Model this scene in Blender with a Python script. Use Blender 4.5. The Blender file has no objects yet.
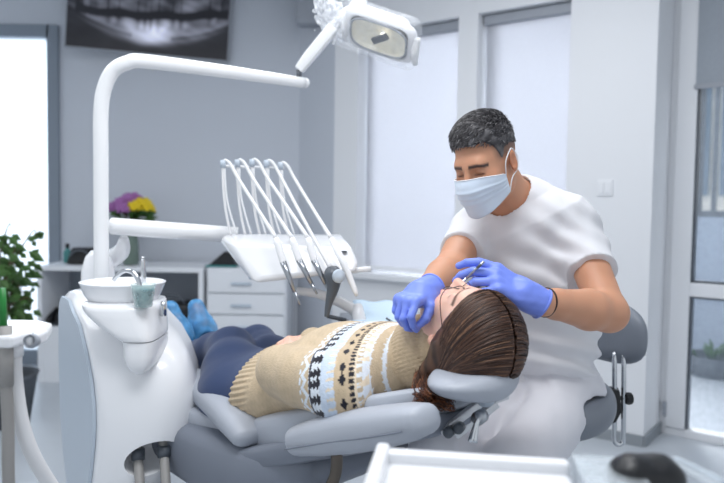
import bpy, bmesh, math, random
import numpy as np
from mathutils import Vector, Matrix
random.seed(7); np.random.seed(7)
SC = bpy.context.scene
COL = SC.collection
# ------------------------------------------------------------------ camera
FPX = 704.0; CX, CY = 362.0, 241.5
PITCH = math.radians(3.05); ROLL = 0.0147; CAMH = 1.17
_f = Vector((0, math.cos(PITCH), -math.sin(PITCH)))
_u0 = Vector((0, math.sin(PITCH), math.cos(PITCH))); _r0 = Vector((1, 0, 0))
_r = _r0*math.cos(ROLL) + _u0*math.sin(ROLL); _u = _u0*math.cos(ROLL) - _r0*math.sin(ROLL)
CAM = Vector((0, 0, CAMH))
cd = bpy.data.cameras.new('camera'); cam = bpy.data.objects.new('camera', cd); COL.objects.link(cam)
M3 = Matrix((_r, _u, -_f)).transposed()
cam.matrix_world = Matrix.Translation(CAM) @ M3.to_4x4()
cd.sensor_width = 36.0; cd.lens = FPX/724*36; cd.clip_start = 0.05; cd.clip_end = 200
cd.dof.use_dof = True; cd.dof.focus_distance = 1.62; cd.dof.aperture_fstop = 2.8
SC.camera = cam
# ------------------------------------------------------------------ world, lights, exposure
w = bpy.data.worlds.new('daylight'); SC.world = w; w.use_nodes = True
bg = w.node_tree.nodes['Background']; bg.inputs[0].default_value = (0.88, 0.94, 1.0, 1); bg.inputs[1].default_value = 0.62
def area(name, loc, target, size, power, color=(1, 1, 1), sy=None):
    l = bpy.data.lights.new(name, 'AREA'); l.energy = power; l.color = color; l.size = size
    if sy: l.shape = 'RECTANGLE'; l.size_y = sy
    o = bpy.data.objects.new(name, l); COL.objects.link(o); o.location = loc
    o.rotation_euler = (Vector(target)-Vector(loc)).to_track_quat('-Z', 'Y').to_euler()
    return o
area('ceiling_light_front', (-0.15, 1.1, 2.58), (-0.15, 1.1, 0), 1.3, 22, (0.97, 0.985, 1), 0.6)
area('ceiling_light_middle', (0.2, 2.6, 2.58), (0.2, 2.6, 0), 1.3, 17, (0.97, 0.985, 1), 0.6)
area('ceiling_light_side', (-1.7, 2.3, 2.58), (-1.7, 2.3, 0), 1.3, 12, (0.97, 0.985, 1), 0.6)
# daylight falling on the outside of the blinds and of the frosted door
area('daylight_blinds', (1.6, 7.4, 2.6), (0.55, 4.0, 1.4), 2.2, 105, (0.95, 0.975, 1)).data.spread = math.radians(70)
area('daylight_door', (-2.6, 7.2, 1.8), (-2.6, 5.0, 1.3), 2.5, 170, (0.9, 0.95, 1))
SC.view_settings.view_transform = 'Standard'; SC.view_settings.look = 'None'
SC.view_settings.gamma = 1.0; SC.view_settings.use_curve_mapping = False
SC.view_settings.exposure = 0.36
SC.cycles.max_bounces = 8; SC.cycles.transparent_max_bounces = 12
# ------------------------------------------------------------------ geometry helpers
def ray(px, py):
    return (_f + _r*((px-CX)/FPX) + _u*((CY-py)/FPX))
def at(px, py, Y):
    d = ray(px, py); return CAM + d*(Y/d.y)
def at_z(px, py, z):
    d = ray(px, py); return CAM + d*((z-CAMH)/d.z)
def at_plane(px, py, p0, n):
    d = ray(px, py); return CAM + d*((Vector(p0)-CAM).dot(n)/d.dot(n))
def proj(p):
    v = Vector(p)-CAM; z = v.dot(_f); return (CX+FPX*v.dot(_r)/z, CY-FPX*v.dot(_u)/z)
def lin(c):
    r = []
    for x in c:
        x /= 255.0
        r.append(x/12.92 if x <= 0.04045 else ((x+0.055)/1.055)**2.4)
    return tuple(r)
def new_mat(name):
    m = bpy.data.materials.new(name); m.use_nodes = True
    return m, m.node_tree, m.node_tree.nodes['Principled BSDF']
def mat(name, rgb, rough=0.5, metal=0.0, noise=0.0, nscale=30, bump=0.0, bscale=200, trans=0.0, ior=1.45, coat=0.0, sheen=0.0, sss=0.0, spec=None, alpha=None):
    m, nt, b = new_mat(name); c = lin(rgb)
    b.inputs['Base Color'].default_value = (*c, 1); b.inputs['Roughness'].default_value = rough
    b.inputs['Metallic'].default_value = metal; b.inputs['Transmission Weight'].default_value = trans
    b.inputs['IOR'].default_value = ior; b.inputs['Coat Weight'].default_value = coat
    b.inputs['Sheen Weight'].default_value = sheen
    if spec is not None: b.inputs['Specular IOR Level'].default_value = spec
    if sss: b.inputs['Subsurface Weight'].default_value = sss; b.inputs['Subsurface Scale'].default_value = 0.01
    if alpha is not None: b.inputs['Alpha'].default_value = alpha
    if noise or bump:
        tc = nt.nodes.new('ShaderNodeTexCoord')
    if noise:
        n = nt.nodes.new('ShaderNodeTexNoise'); n.inputs['Scale'].default_value = nscale; n.inputs['Detail'].default_value = 4
        nt.links.new(tc.outputs['Object'], n.inputs['Vector'])
        mx = nt.nodes.new('ShaderNodeMix'); mx.data_type = 'RGBA'
        mx.inputs[6].default_value = (*[x*(1-noise) for x in c], 1); mx.inputs[7].default_value = (*[min(1, x*(1+noise)) for x in c], 1)
        nt.links.new(n.outputs['Fac'], mx.inputs[0]); nt.links.new(mx.outputs[2], b.inputs['Base Color'])
    if bump:
        n2 = nt.nodes.new('ShaderNodeTexNoise'); n2.inputs['Scale'].default_value = bscale; n2.inputs['Detail'].default_value = 3
        nt.links.new(tc.outputs['Object'], n2.inputs['Vector'])
        bp = nt.nodes.new('ShaderNodeBump'); bp.inputs['Strength'].default_value = bump; bp.inputs['Distance'].default_value = 0.002
        nt.links.new(n2.outputs['Fac'], bp.inputs['Height']); nt.links.new(bp.outputs[0], b.inputs['Normal'])
    return m
def attr_mat(name, rough=0.6, bump=0.0, bscale=300, sss=0.0, sheen=0.0, spec=0.5, noise=0.0):
    m, nt, b = new_mat(name)
    a = nt.nodes.new('ShaderNodeAttribute'); a.attribute_name = 'pigment'
    nt.links.new(a.outputs['Color'], b.inputs['Base Color']); b.inputs['Roughness'].default_value = rough
    b.inputs['Sheen Weight'].default_value = sheen; b.inputs['Specular IOR Level'].default_value = spec
    if sss: b.inputs['Subsurface Weight'].default_value = sss; b.inputs['Subsurface Scale'].default_value = 0.008
    if bump:
        tc = nt.nodes.new('ShaderNodeTexCoord'); n2 = nt.nodes.new('ShaderNodeTexNoise'); n2.inputs['Scale'].default_value = bscale
        nt.links.new(tc.outputs['Object'], n2.inputs['Vector'])
        bp = nt.nodes.new('ShaderNodeBump'); bp.inputs['Strength'].default_value = bump; bp.inputs['Distance'].default_value = 0.003
        nt.links.new(n2.outputs['Fac'], bp.inputs['Height']); nt.links.new(bp.outputs[0], b.inputs['Normal'])
    return m
ROOTM = {}
def thing(name, label, cat, loc=(0, 0, 0), rz=0.0, group=None):
    o = bpy.data.objects.new(name, None); COL.objects.link(o); o.empty_display_size = 0.05
    o.location = loc; o.rotation_euler = (0, 0, rz)
    o['label'] = label; o['category'] = cat
    if group: o['group'] = group
    ROOTM[o] = Matrix.Translation(Vector(loc)) @ Matrix.Rotation(rz, 4, 'Z')
    return o
def tag(o, label, cat, group=None):
    o['label'] = label; o['category'] = cat
    if group: o['group'] = group
    return o
def root_of(o):
    while o.parent: o = o.parent
    return o
def mk(name, geo, m, parent=None, smooth=True, world=True, base=None, bevel=0, sub=0, solid=0, auto=None, colors=None, kind=None):
    """link a (verts, faces) pair as ONE mesh object; verts in world metres unless world=False (root-local)"""
    V, F = geo; V = np.asarray(V, dtype=np.float64)
    o_loc = None
    if parent is not None:
        if world:
            Mi = ROOTM.get(root_of(parent), Matrix.Identity(4)).inverted(); A = np.array(Mi)
            V = V @ A[:3, :3].T + A[:3, 3]
    else:
        if base is None:
            base = ((V[:, 0].min()+V[:, 0].max())/2, (V[:, 1].min()+V[:, 1].max())/2, V[:, 2].min())
        o_loc = Vector(base); V = V - np.array(base)
    me = bpy.data.meshes.new(name); me.from_pydata(V.tolist(), [], F if isinstance(F, list) else F.tolist()); me.update()
    if colors is not None:
        at_ = me.color_attributes.new('pigment', 'FLOAT_COLOR', 'POINT')
        c4 = np.ones((len(V), 4), dtype=np.float32); c4[:, :3] = colors; at_.data.foreach_set('color', c4.ravel())
    bm = bmesh.new(); bm.from_mesh(me); bmesh.ops.recalc_face_normals(bm, faces=bm.faces)
    bm.to_mesh(me); bm.free()
    o = bpy.data.objects.new(name, me); COL.objects.link(o); me.materials.append(m)
    if o_loc is not None:
        o.location = o_loc; ROOTM[o] = Matrix.Translation(o_loc)
    if parent is not None: o.parent = parent
    if smooth:
        me.polygons.foreach_set('use_smooth', [True]*len(me.polygons))
        if auto is not None: me.set_sharp_from_angle(angle=math.radians(auto))
    if solid:
        md = o.modifiers.new('solid', 'SOLIDIFY'); md.thickness = solid; md.offset = 0
    if bevel:
        md = o.modifiers.new('bevel', 'BEVEL'); md.width = bevel; md.segments = 3; md.limit_method = 'ANGLE'; md.angle_limit = math.radians(40)
    if sub:
        md = o.modifiers.new('sub', 'SUBSURF'); md.levels = sub; md.render_levels = sub
    if kind: o['kind'] = kind
    return o
def join(*gs):
    V = []; F = []
    for (v, f) in gs:
        n = len(V); V += [tuple(x) for x in v]; F += [[i+n for i in q] for q in (f if isinstance(f, list) else f.tolist())]
    return V, F
def box(c, s, ax=None):
    """centre, size, optional axes (3 unit vectors)"""
    c = Vector(c); X, Y, Z = [Vector(a) for a in (ax or ((1, 0, 0), (0, 1, 0), (0, 0, 1)))]
    V = []
    for k in (-1, 1):
        for j in (-1, 1):
            for i in (-1, 1):
                V.append(tuple(c + X*(i*s[0]/2) + Y*(j*s[1]/2) + Z*(k*s[2]/2)))
    return V, [[0, 2, 3, 1], [4, 5, 7, 6], [0, 1, 5, 4], [2, 6, 7, 3], [0, 4, 6, 2], [1, 3, 7, 5]]
def boxmm(a, b):
    a = Vector(a); b = Vector(b); return box((a+b)/2, [abs(x) for x in (b-a)])
def smooth_path(pts, n=8, closed=False):
    P = [Vector(p) for p in pts]; out = []; N = len(P)
    for i in range(N-1 if not closed else N):
        g = (lambda k: P[k % N]) if closed else (lambda k: P[min(max(k, 0), N-1)])
        p0, p1, p2, p3 = g(i-1), g(i), g(i+1), g(i+2)
        for k in range(n):
            t = k/n
            out.append(0.5*((2*p1)+(p2-p0)*t+(2*p0-5*p1+4*p2-p3)*t*t+(3*p1-p0-3*p2+p3)*t**3))
    if not closed: out.append(P[-1])
    return out
def tube(pts, r, seg=12, smooth=0, caps=True):
    """tube through pts; r a number or list of radii (at the given pts)"""
    P = [Vector(p) for p in pts]
    R = [r]*len(P) if not isinstance(r, (list, tuple)) else list(r)
    if smooth:
        n = len(P); P2 = smooth_path(P, smooth)
        R = [R[min(i//smooth, n-1)]+(R[min(i//smooth+1, n-1)]-R[min(i//smooth, n-1)])*((i % smooth)/smooth) for i in range(len(P2))]
        P = P2
    V = []; F = []; T0 = (P[1]-P[0]).normalized()
    nrm = T0.orthogonal().normalized()
    for i, p in enumerate(P):
        T = (P[min(i+1, len(P)-1)]-P[max(i-1, 0)]).normalized()
        nrm = (nrm - T*nrm.dot(T)).normalized(); bn = T.cross(nrm)
        for k in range(seg):
            a = 2*math.pi*k/seg; V.append(tuple(p+(nrm*math.cos(a)+bn*math.sin(a))*R[i]))
    for i in range(len(P)-1):
        for k in range(seg):
            k2 = (k+1) % seg; F.append([i*seg+k, i*seg+k2, (i+1)*seg+k2, (i+1)*seg+k])
    if caps:
        F.append(list(range(seg))[::-1]); F.append([(len(P)-1)*seg+k for k in range(seg)])
    return V, F
def lathe(c, prof, seg=32, axis=(0, 0, 1), closed=False):
    """profile [(r, h)] around an axis through c"""
    A = Vector(axis).normalized(); X = A.orthogonal().normalized(); Y = A.cross(X); c = Vector(c); V = []; F = []
    for (r, h) in prof:
        for k in range(seg):
            a = 2*math.pi*k/seg; V.append(tuple(c+A*h+(X*math.cos(a)+Y*math.sin(a))*r))
    n = len(prof)
    for i in range(n-1 if not closed else n):
        for k in range(seg):
            k2 = (k+1) % seg; j = (i+1) % n; F.append([i*seg+k, i*seg+k2, j*seg+k2, j*seg+k])
    if not closed:
        F.append(list(range(seg))[::-1]); F.append([(n-1)*seg+k for k in range(seg)])
    return V, F
def disc(c, r, axis, seg=24, th=0.004):
    return lathe(c, [(r, 0), (r, th)], seg, axis)
def prism(poly, d):
    """extrude a 3D polygon by vector d"""
    n = len(poly); d = Vector(d); V = [tuple(Vector(p)) for p in poly]+[tuple(Vector(p)+d) for p in poly]
    F = [list(range(n))[::-1], list(range(n, 2*n))]+[[i, (i+1) % n, n+(i+1) % n, n+i] for i in range(n)]
    return V, F
def loft(rings, caps=True):
    n = len(rings[0]); V = [tuple(p) for r in rings for p in r]; F = []
    for i in range(len(rings)-1):
        for k in range(n):
            k2 = (k+1) % n; F.append([i*n+k, i*n+k2, (i+1)*n+k2, (i+1)*n+k])
    if caps: F.append(list(range(n))[::-1]); F.append([(len(rings)-1)*n+k for k in range(n)])
    return V, F
# ------------------------------------------------------------------ implicit-surface helpers (smooth bodies)
f32 = np.float32
def vv(p): return np.array(tuple(p), dtype=f32)
def rc(a, b, ra, rb):
    a = vv(a); b = vv(b); ba = b-a; L = max(float(ba@ba), 1e-9)
    def f(P):
        q = P-a; h = np.clip((q@ba)/L, 0, 1); return np.linalg.norm(q-h[:, None]*ba, axis=1)-(ra+(rb-ra)*h)
    return f
def sph(c, r):
    c = vv(c); return lambda P: np.linalg.norm(P-c, axis=1)-r
def ell(c, r, ax=None):
    c = vv(c); A = np.array([tuple(x) for x in ax], dtype=f32) if ax is not None else np.eye(3, dtype=f32); r = np.array(r, dtype=f32)
    def f(P):
        q = (P-c)@A.T; k0 = np.linalg.norm(q/r, axis=1); k1 = np.linalg.norm(q/(r*r), axis=1)
        return k0*(k0-1)/np.maximum(k1, 1e-6)
    return f
def rbox(c, s, r, ax=None):
    c = vv(c); A = np.array([tuple(x) for x in ax], dtype=f32) if ax is not None else np.eye(3, dtype=f32); h = np.array(s, dtype=f32)/2-r
    def f(P):
        q = np.abs((P-c)@A.T)-h
        return np.linalg.norm(np.maximum(q, 0), axis=1)+np.minimum(q.max(axis=1), 0)-r
    return f
def eseg(a, b, s, ra, rb):
    """elliptic limb: ra, rb = (half width along s, half depth)"""
    a = vv(a); b = vv(b); ba = b-a; L = float(ba@ba); ax = ba/math.sqrt(L); s = vv(s); s = s-ax*(s@ax); s /= np.linalg.norm(s); n = np.cross(ax, s)
    def f(P):
        q = P-a; h = np.clip((q@ba)/L, 0, 1); v = q-h[:, None]*ba
        rx = ra[0]+(rb[0]-ra[0])*h; ry = ra[1]+(rb[1]-ra[1])*h; m = np.minimum(rx, ry)
        x = (v@s)/rx; y = (v@n)/ry; z = (v@ax)/m
        return (np.sqrt(x*x+y*y+z*z)-1)*m
    return f
def smin(a, b, k):
    h = np.maximum(k-np.abs(a-b), 0)/k; return np.minimum(a, b)-h*h*k*0.25
def U(k, *fs):
    def f(P):
        d = fs[0](P)
        for g in fs[1:]: d = smin(d, g(P), k) if k > 0 else np.minimum(d, g(P))
        return d
    return f
def I(k, *fs):
    def f(P):
        d = -fs[0](P)
        for g in fs[1:]: d = smin(d, -g(P), k) if k > 0 else np.minimum(d, -g(P))
        return -d
    return f
def D(k, f0, *gs):
    def f(P):
        d = -f0(P)
        for g in gs: d = smin(d, g(P), k) if k > 0 else np.minimum(d, g(P))
        return -d
    return f
def off(f0, r): return lambda P: f0(P)-r
def half(p, n):
    p = vv(p); n = vv(Vector(n).normalized()); return lambda P: (P-p)@n
def chain(pts, rs, k=0.0):
    return U(k, *[rc(pts[i], pts[i+1], rs[i], rs[i+1]) for i in range(len(pts)-1)])
def local(f0, c, ax, s=1.0):
    """evaluate f0 in a frame with origin c and axes rows ax"""
    c = vv(c); A = np.array([tuple(x) for x in ax], dtype=f32); return lambda P: f0((P-c)@A.T/f32(s))*f32(s)
def mesh_sdf(f, lo, hi, h, B=6, safety=2.2):
    lo = np.array(lo, dtype=f32); hi = np.array(hi, dtype=f32)
    nb = np.ceil((hi-lo)/(h*B)).astype(int)+1; n = nb*B
    g = [lo[i]+(np.arange(nb[i], dtype=f32)+0.5)*h*B for i in range(3)]
    X, Y, Z = np.meshgrid(*g, indexing='ij'); Pc = np.stack([X.ravel(), Y.ravel(), Z.ravel()], 1)
    dc = f(Pc).reshape(nb).astype(f32)
    Dg = np.repeat(np.repeat(np.repeat(dc, B, 0), B, 1), B, 2)
    act = np.argwhere(np.abs(dc) < h*B*safety)
    o = np.arange(B); OX, OY, OZ = np.meshgrid(o, o, o, indexing='ij'); O = np.stack([OX.ravel(), OY.ravel(), OZ.ravel()], 1)
    for s in range(0, len(act), 2000):
        idx = (act[s:s+2000, None, :]*B+O[None]).reshape(-1, 3)
        Dg[idx[:, 0], idx[:, 1], idx[:, 2]] = f(lo+idx.astype(f32)*f32(h))
    ins = Dg < 0
    c = np.zeros(np.array(ins.shape)-1, dtype=np.uint8)
    for i in (0, 1):
        for j in (0, 1):
            for k in (0, 1):
                c += ins[i:ins.shape[0]-1+i, j:ins.shape[1]-1+j, k:ins.shape[2]-1+k]
    cells = np.argwhere((c > 0) & (c < 8)); vid = -np.ones(c.shape, dtype=np.int32); vid[tuple(cells.T)] = np.arange(len(cells))
    acc = np.zeros((len(cells), 3)); cnt = np.zeros(len(cells))
    cor = [(i, j, k) for i in (0, 1) for j in (0, 1) for k in (0, 1)]
    vals = {q: Dg[cells[:, 0]+q[0], cells[:, 1]+q[1], cells[:, 2]+q[2]] for q in cor}
    for q in cor:
        for ax in range(3):
            if q[ax] == 0:
                q2 = list(q); q2[ax] = 1; q2 = tuple(q2); a = vals[q]; b = vals[q2]; m = (a < 0) != (b < 0)
                t = np.where(m, a/np.where(m, a-b, 1), 0); t = np.clip(t, 0, 1)
                p = np.tile(np.array(q, dtype=float), (len(cells), 1)); p[:, ax] = t
                acc[m] += p[m]; cnt[m] += 1
    V = lo+(cells+acc/np.maximum(cnt, 1)[:, None])*h
    Fs = []
    for ax in range(3):
        s0 = [slice(None)]*3; s1 = [slice(None)]*3; s0[ax] = slice(0, -1); s1[ax] = slice(1, None)
        e = ins[tuple(s0)] != ins[tuple(s1)]; E = np.argwhere(e); u, v = (ax+1) % 3, (ax+2) % 3
        E = E[(E[:, u] > 0) & (E[:, v] > 0) & (E[:, u] < c.shape[u]) & (E[:, v] < c.shape[v])]
        if not len(E): continue
        q = []
        for du, dv in ((1, 1), (0, 1), (0, 0), (1, 0)):
            Cc = E.copy(); Cc[:, u] -= du; Cc[:, v] -= dv; q.append(vid[tuple(Cc.T)])
        q = np.stack(q, 1); sgn = ins[tuple(E.T)]; q[~sgn] = q[~sgn][:, ::-1]; q = q[(q >= 0).all(1)]; Fs.append(q)
    return V, np.concatenate(Fs)
def xz(px, Y, z):
    """world point on the sight line column px at depth Y and height z"""
    py = 300.0
    for _ in range(4):
        a_ = at(px, py, Y).z; b_ = at(px, py+10, Y).z; py += (z-a_)/((b_-a_)/10)
    return at(px, py, Y)
def limb_loft(path, rw, rh, side, n=24, e=0.75, sm=6, ends=(0.9, 0.9)):
    """upholstered pad: superellipse rings along a smooth path with rounded ends"""
    P = smooth_path(path, sm); N = len(P); rings = []; side = Vector(side).normalized()
    L = [0.0]
    for i in range(1, N): L.append(L[-1]+(P[i]-P[i-1]).length)
    for i, p in enumerate(P):
        u = i/(N-1)*(len(rw)-1); k = min(int(u), len(rw)-2); f = u-k
        a = rw[k]+(rw[k+1]-rw[k])*f; b_ = rh[k]+(rh[k+1]-rh[k])*f
        T = (P[min(i+1, N-1)]-P[max(i-1, 0)]).normalized(); s_ = (side-T*side.dot(T)).normalized(); up = s_.cross(T)
        if up.z < 0: up = -up
        stn = [(0, 1.0)]
        if i == 0: stn = [(-b_*ends[0]*math.cos(q), max(math.sin(q), 0.02)**0.8) for q in [math.pi/2*j/6 for j in range(7)]]
        if i == N-1: stn = [(b_*ends[1]*math.sin(q), max(math.cos(q), 0.02)**0.8) for q in [math.pi/2*j/6 for j in range(7)]]
        for dz, sc in stn:
            rings.append([p+T*dz+s_*(a*sc*math.copysign(abs(math.cos(t))**e, math.cos(t)))+up*(b_*sc*math.copysign(abs(math.sin(t))**e, math.sin(t))) for t in [2*math.pi*j/n for j in range(n)]])
    return loft(rings)
def cut(o, geo):
    """carve geo (world coordinates) out of object o"""
    me = bpy.data.meshes.new('cutter'); Mi = np.array(ROOTM.get(root_of(o), Matrix.Identity(4)).inverted()); V = np.asarray([tuple(v) for v in geo[0]])@Mi[:3, :3].T+Mi[:3, 3]
    me.from_pydata(V.tolist(), [], geo[1]); bm = bmesh.new(); bm.from_mesh(me); bmesh.ops.recalc_face_normals(bm, faces=bm.faces); bm.to_mesh(me); bm.free()
    c = bpy.data.objects.new('cutter', me); COL.objects.link(c); c.parent = o.parent
    md = o.modifiers.new('cut', 'BOOLEAN'); md.object = c; md.operation = 'DIFFERENCE'; md.solver = 'EXACT'
    bpy.context.view_layer.update(); ev = o.evaluated_get(bpy.context.evaluated_depsgraph_get()); m2 = bpy.data.meshes.new_from_object(ev)
    o.modifiers.clear(); o.data = m2; bpy.data.objects.remove(c)
def relax(geo, it=3, lam=0.5):
    V, F = geo; V = np.array(V); e = np.concatenate([F[:, [0, 1]], F[:, [1, 2]], F[:, [2, 3]], F[:, [3, 0]]]); e = np.concatenate([e, e[:, ::-1]])
    for _ in range(it):
        for l in (lam, -lam*1.02):
            s = np.zeros_like(V); np.add.at(s, e[:, 0], V[e[:, 1]]); n = np.bincount(e[:, 0], minlength=len(V))[:, None]
            V = V+l*(s/np.maximum(n, 1)-V)
    return V, F
def vnoise(P, scale, seed=0):
    """cheap smooth pseudo-noise from summed sines"""
    r = np.random.RandomState(seed); out = np.zeros(len(P), dtype=f32)
    for i in range(6):
        k = r.normal(size=3).astype(f32)*scale; out += np.sin(P@k+f32(r.rand()*6.28))
    return out/6
# ------------------------------------------------------------------ materials
M = {}
M['wall'] = mat('wall_paint', (216, 219, 225), 0.85, noise=0.015, nscale=3, bump=0.05, bscale=400)
M['wallgrey'] = mat('grey_wall_paint', (196, 201, 210), 0.85, noise=0.015, nscale=3, bump=0.05, bscale=400)
M['pillar'] = mat('white_wall_paint', (222, 224, 228), 0.8, noise=0.01, nscale=3, bump=0.05, bscale=400)
M['ceil'] = mat('ceiling_paint', (226, 228, 231), 0.9, noise=0.01)
M['floor'] = mat('vinyl_floor', (184, 190, 197), 0.32, noise=0.05, nscale=5, bump=0.04, bscale=60)
M['frame'] = mat('white_window_frame', (224, 226, 230), 0.45, noise=0.01)
M['greyframe'] = mat('grey_door_frame', (128, 138, 150), 0.5, noise=0.02)
M['cassette'] = mat('blind_cassette', (150, 155, 164), 0.5, noise=0.02)
M['unit'] = mat('glossy_white_shell', (238, 239, 242), 0.22, noise=0.006, nscale=3, coat=0.3)
M['unitgrey'] = mat('shaded_side_and_grey_fittings', (186, 197, 209), 0.3, noise=0.01, nscale=3)  # grey carries the white side shell's shade; also colours small grey fittings
M['steelarm'] = mat('white_lacquered_tube', (240, 241, 243), 0.25, noise=0.005, coat=0.3)
M['chrome'] = mat('chrome', (205, 208, 212), 0.12, metal=1.0, noise=0.03)
M['steel'] = mat('brushed_steel', (170, 174, 180), 0.28, metal=1.0, noise=0.05, nscale=80)
M['leather'] = mat('grey_leather', (172, 177, 187), 0.42, noise=0.02, nscale=8, bump=0.12, bscale=500)
M['leatherdark'] = mat('slate_grey_shell', (122, 128, 140), 0.45, noise=0.02, nscale=8, bump=0.05)
M['stoolgrey'] = mat('stool_grey_leather', (118, 124, 134), 0.42, noise=0.02, nscale=8, bump=0.12, bscale=500)
M['satin'] = mat('satin_metal', (212, 214, 218), 0.3, metal=0.35, noise=0.03)
M['black'] = mat('black_plastic', (28, 29, 32), 0.4, noise=0.1)
M['dark'] = mat('dark_grey_plastic', (82, 88, 96), 0.35, noise=0.05)
M['furn'] = mat('white_laminate', (224, 227, 232), 0.4, noise=0.01)
M['furnin'] = mat('grey_laminate', (158, 164, 174), 0.5, noise=0.02)
M['hose'] = mat('white_silicone_hose', (226, 226, 228), 0.4, noise=0.01)
M['hosegrey'] = mat('grey_rubber_hose', (150, 148, 146), 0.5, noise=0.04)
M['leaf'] = mat('leaf_green', (58, 92, 40), 0.45, noise=0.4, nscale=12)
M['stem'] = mat('plant_stem', (84, 72, 50), 0.7, noise=0.2)
M['purple'] = mat('purple_petals', (164, 110, 170), 0.6, noise=0.25, nscale=60)
M['yellow'] = mat('yellow_petals', (226, 200, 40), 0.6, noise=0.2, nscale=60)
M['vase'] = mat('grey_green_glass', (130, 150, 140), 0.15, noise=0.1, trans=0.4)
M['teal'] = mat('teal_plastic', (60, 130, 130), 0.4, noise=0.05)
M['paper'] = mat('pale_blue_paper', (196, 216, 232), 0.8, noise=0.03, bump=0.1)
M['green'] = mat('green_plastic', (30, 120, 50), 0.4, noise=0.05)
M['brownmetal'] = mat('brown_grey_metal', (104, 96, 88), 0.4, metal=0.6, noise=0.05)
M['concrete'] = mat('balcony_wall_panels', (150, 160, 174), 0.9, noise=0.05, nscale=6)
M['planks'] = mat('grey_decking', (86, 92, 100), 0.7, noise=0.15, nscale=9, bump=0.2, bscale=40)
M['facade'] = mat('far_facade', (240, 238, 232), 0.9, noise=0.03)
M['farglass'] = mat('far_window_glass', (110, 130, 150), 0.15, noise=0.1)
M['pot'] = mat('grey_stone_pot', (78, 83, 90), 0.8, noise=0.12, nscale=40)
M['skirt'] = mat('grey_skirting', (140, 146, 152), 0.6, noise=0.03)
def cloth_blind():
    m, nt, b = new_mat('translucent_blind_fabric')
    out = nt.nodes['Material Output']; tr = nt.nodes.new('ShaderNodeBsdfTranslucent'); mx = nt.nodes.new('ShaderNodeMixShader')
    tc = nt.nodes.new('ShaderNodeTexCoord'); n = nt.nodes.new('ShaderNodeTexNoise'); n.inputs['Scale'].default_value = 120
    nt.links.new(tc.outputs['Object'], n.inputs['Vector'])
    r = nt.nodes.new('ShaderNodeMapRange'); r.inputs[3].default_value = 0.92; r.inputs[4].default_value = 1.0
    nt.links.new(n.outputs['Fac'], r.inputs[0])
    v = nt.nodes.new('ShaderNodeMix'); v.data_type = 'RGBA'; v.blend_type = 'MULTIPLY'; v.inputs[0].default_value = 1
    v.inputs[6].default_value = (*lin((214, 216, 222)), 1); nt.links.new(r.outputs[0], v.inputs[7])
    nt.links.new(v.outputs[2], tr.inputs[0]); nt.links.new(v.outputs[2], b.inputs['Base Color']); b.inputs['Roughness'].default_value = 0.9
    mx.inputs[0].default_value = 0.5
    nt.links.new(b.outputs[0], mx.inputs[1]); nt.links.new(tr.outputs[0], mx.inputs[2]); nt.links.new(mx.outputs[0], out.inputs[0])
    return m
M['blind'] = cloth_blind()
def thin(name, rgb, opacity, rough=0.1, bump=0.0, bscale=40):
    """clear or frosted thin sheet"""
    m, nt, b = new_mat(name); out = nt.nodes['Material Output']
    b.inputs['Base Color'].default_value = (*lin(rgb), 1); b.inputs['Roughness'].default_value = rough
    t = nt.nodes.new('ShaderNodeBsdfTransparent'); mx = nt.nodes.new('ShaderNodeMixShader')
    tc = nt.nodes.new('ShaderNodeTexCoord'); n = nt.nodes.new('ShaderNodeTexNoise'); n.inputs['Scale'].default_value = bscale
    nt.links.new(tc.outputs['Object'], n.inputs['Vector'])
    r = nt.nodes.new('ShaderNodeMapRange'); r.inputs[1].default_value = 0.35; r.inputs[2].default_value = 0.7
    r.inputs[3].default_value = opacity*0.7; r.inputs[4].default_value = min(1, opacity*1.4)
    nt.links.new(n.outputs['Fac'], r.inputs[0]); nt.links.new(r.outputs[0], mx.inputs[0])
    if bump:
        bp = nt.nodes.new('ShaderNodeBump'); bp.inputs['Strength'].default_value = bump; bp.inputs['Distance'].default_value = 0.01
        nt.links.new(n.outputs['Fac'], bp.inputs['Height']); nt.links.new(bp.outputs[0], b.inputs['Normal'])
    nt.links.new(t.outputs[0], mx.inputs[1]); nt.links.new(b.outputs[0], mx.inputs[2]); nt.links.new(mx.outputs[0], out.inputs[0])
    return m
M['film'] = thin('clear_plastic_film', (240, 244, 250), 0.16, 0.08, 1.0, 45)
M['clear'] = thin('clear_acrylic', (225, 234, 240), 0.3, 0.1)
M['glass'] = thin('window_glass', (200, 215, 230), 0.12, 0.03)
M['cup'] = thin('clear_cup', (222, 244, 244), 0.36, 0.06)
M['water'] = mat('teal_rinse_liquid', (66, 150, 156), 0.1, noise=0.03, trans=0.45)
M['frost'] = mat('frosted_glass', (250, 252, 255), 0.5, noise=0.01)
def frost():
    m, nt, b = new_mat('frosted_door_glass'); out = nt.nodes['Material Output']
    tr = nt.nodes.new('ShaderNodeBsdfTranslucent'); tr.inputs[0].default_value = (0.9, 0.95, 1, 1)
    n = nt.nodes.new('ShaderNodeTexNoise'); n.inputs['Scale'].default_value = 300
    bp = nt.nodes.new('ShaderNodeBump'); bp.inputs['Strength'].default_value = 0.05; nt.links.new(n.outputs['Fac'], bp.inputs['Height']); nt.links.new(bp.outputs[0], b.inputs['Normal'])
    b.inputs['Base Color'].default_value = (0.85, 0.9, 0.95, 1); b.inputs['Roughness'].default_value = 0.3
    mx = nt.nodes.new('ShaderNodeMixShader'); mx.inputs[0].default_value = 0.75
    nt.links.new(b.outputs[0], mx.inputs[1]); nt.links.new(tr.outputs[0], mx.inputs[2]); nt.links.new(mx.outputs[0], out.inputs[0])
    return m
M['frost'] = frost()
def struct(name, geo, m, parent=None, **k):
    o = mk(name, geo, m, parent, smooth=False, **k)
    if parent is None: o['kind'] = 'structure'
    return o
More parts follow.
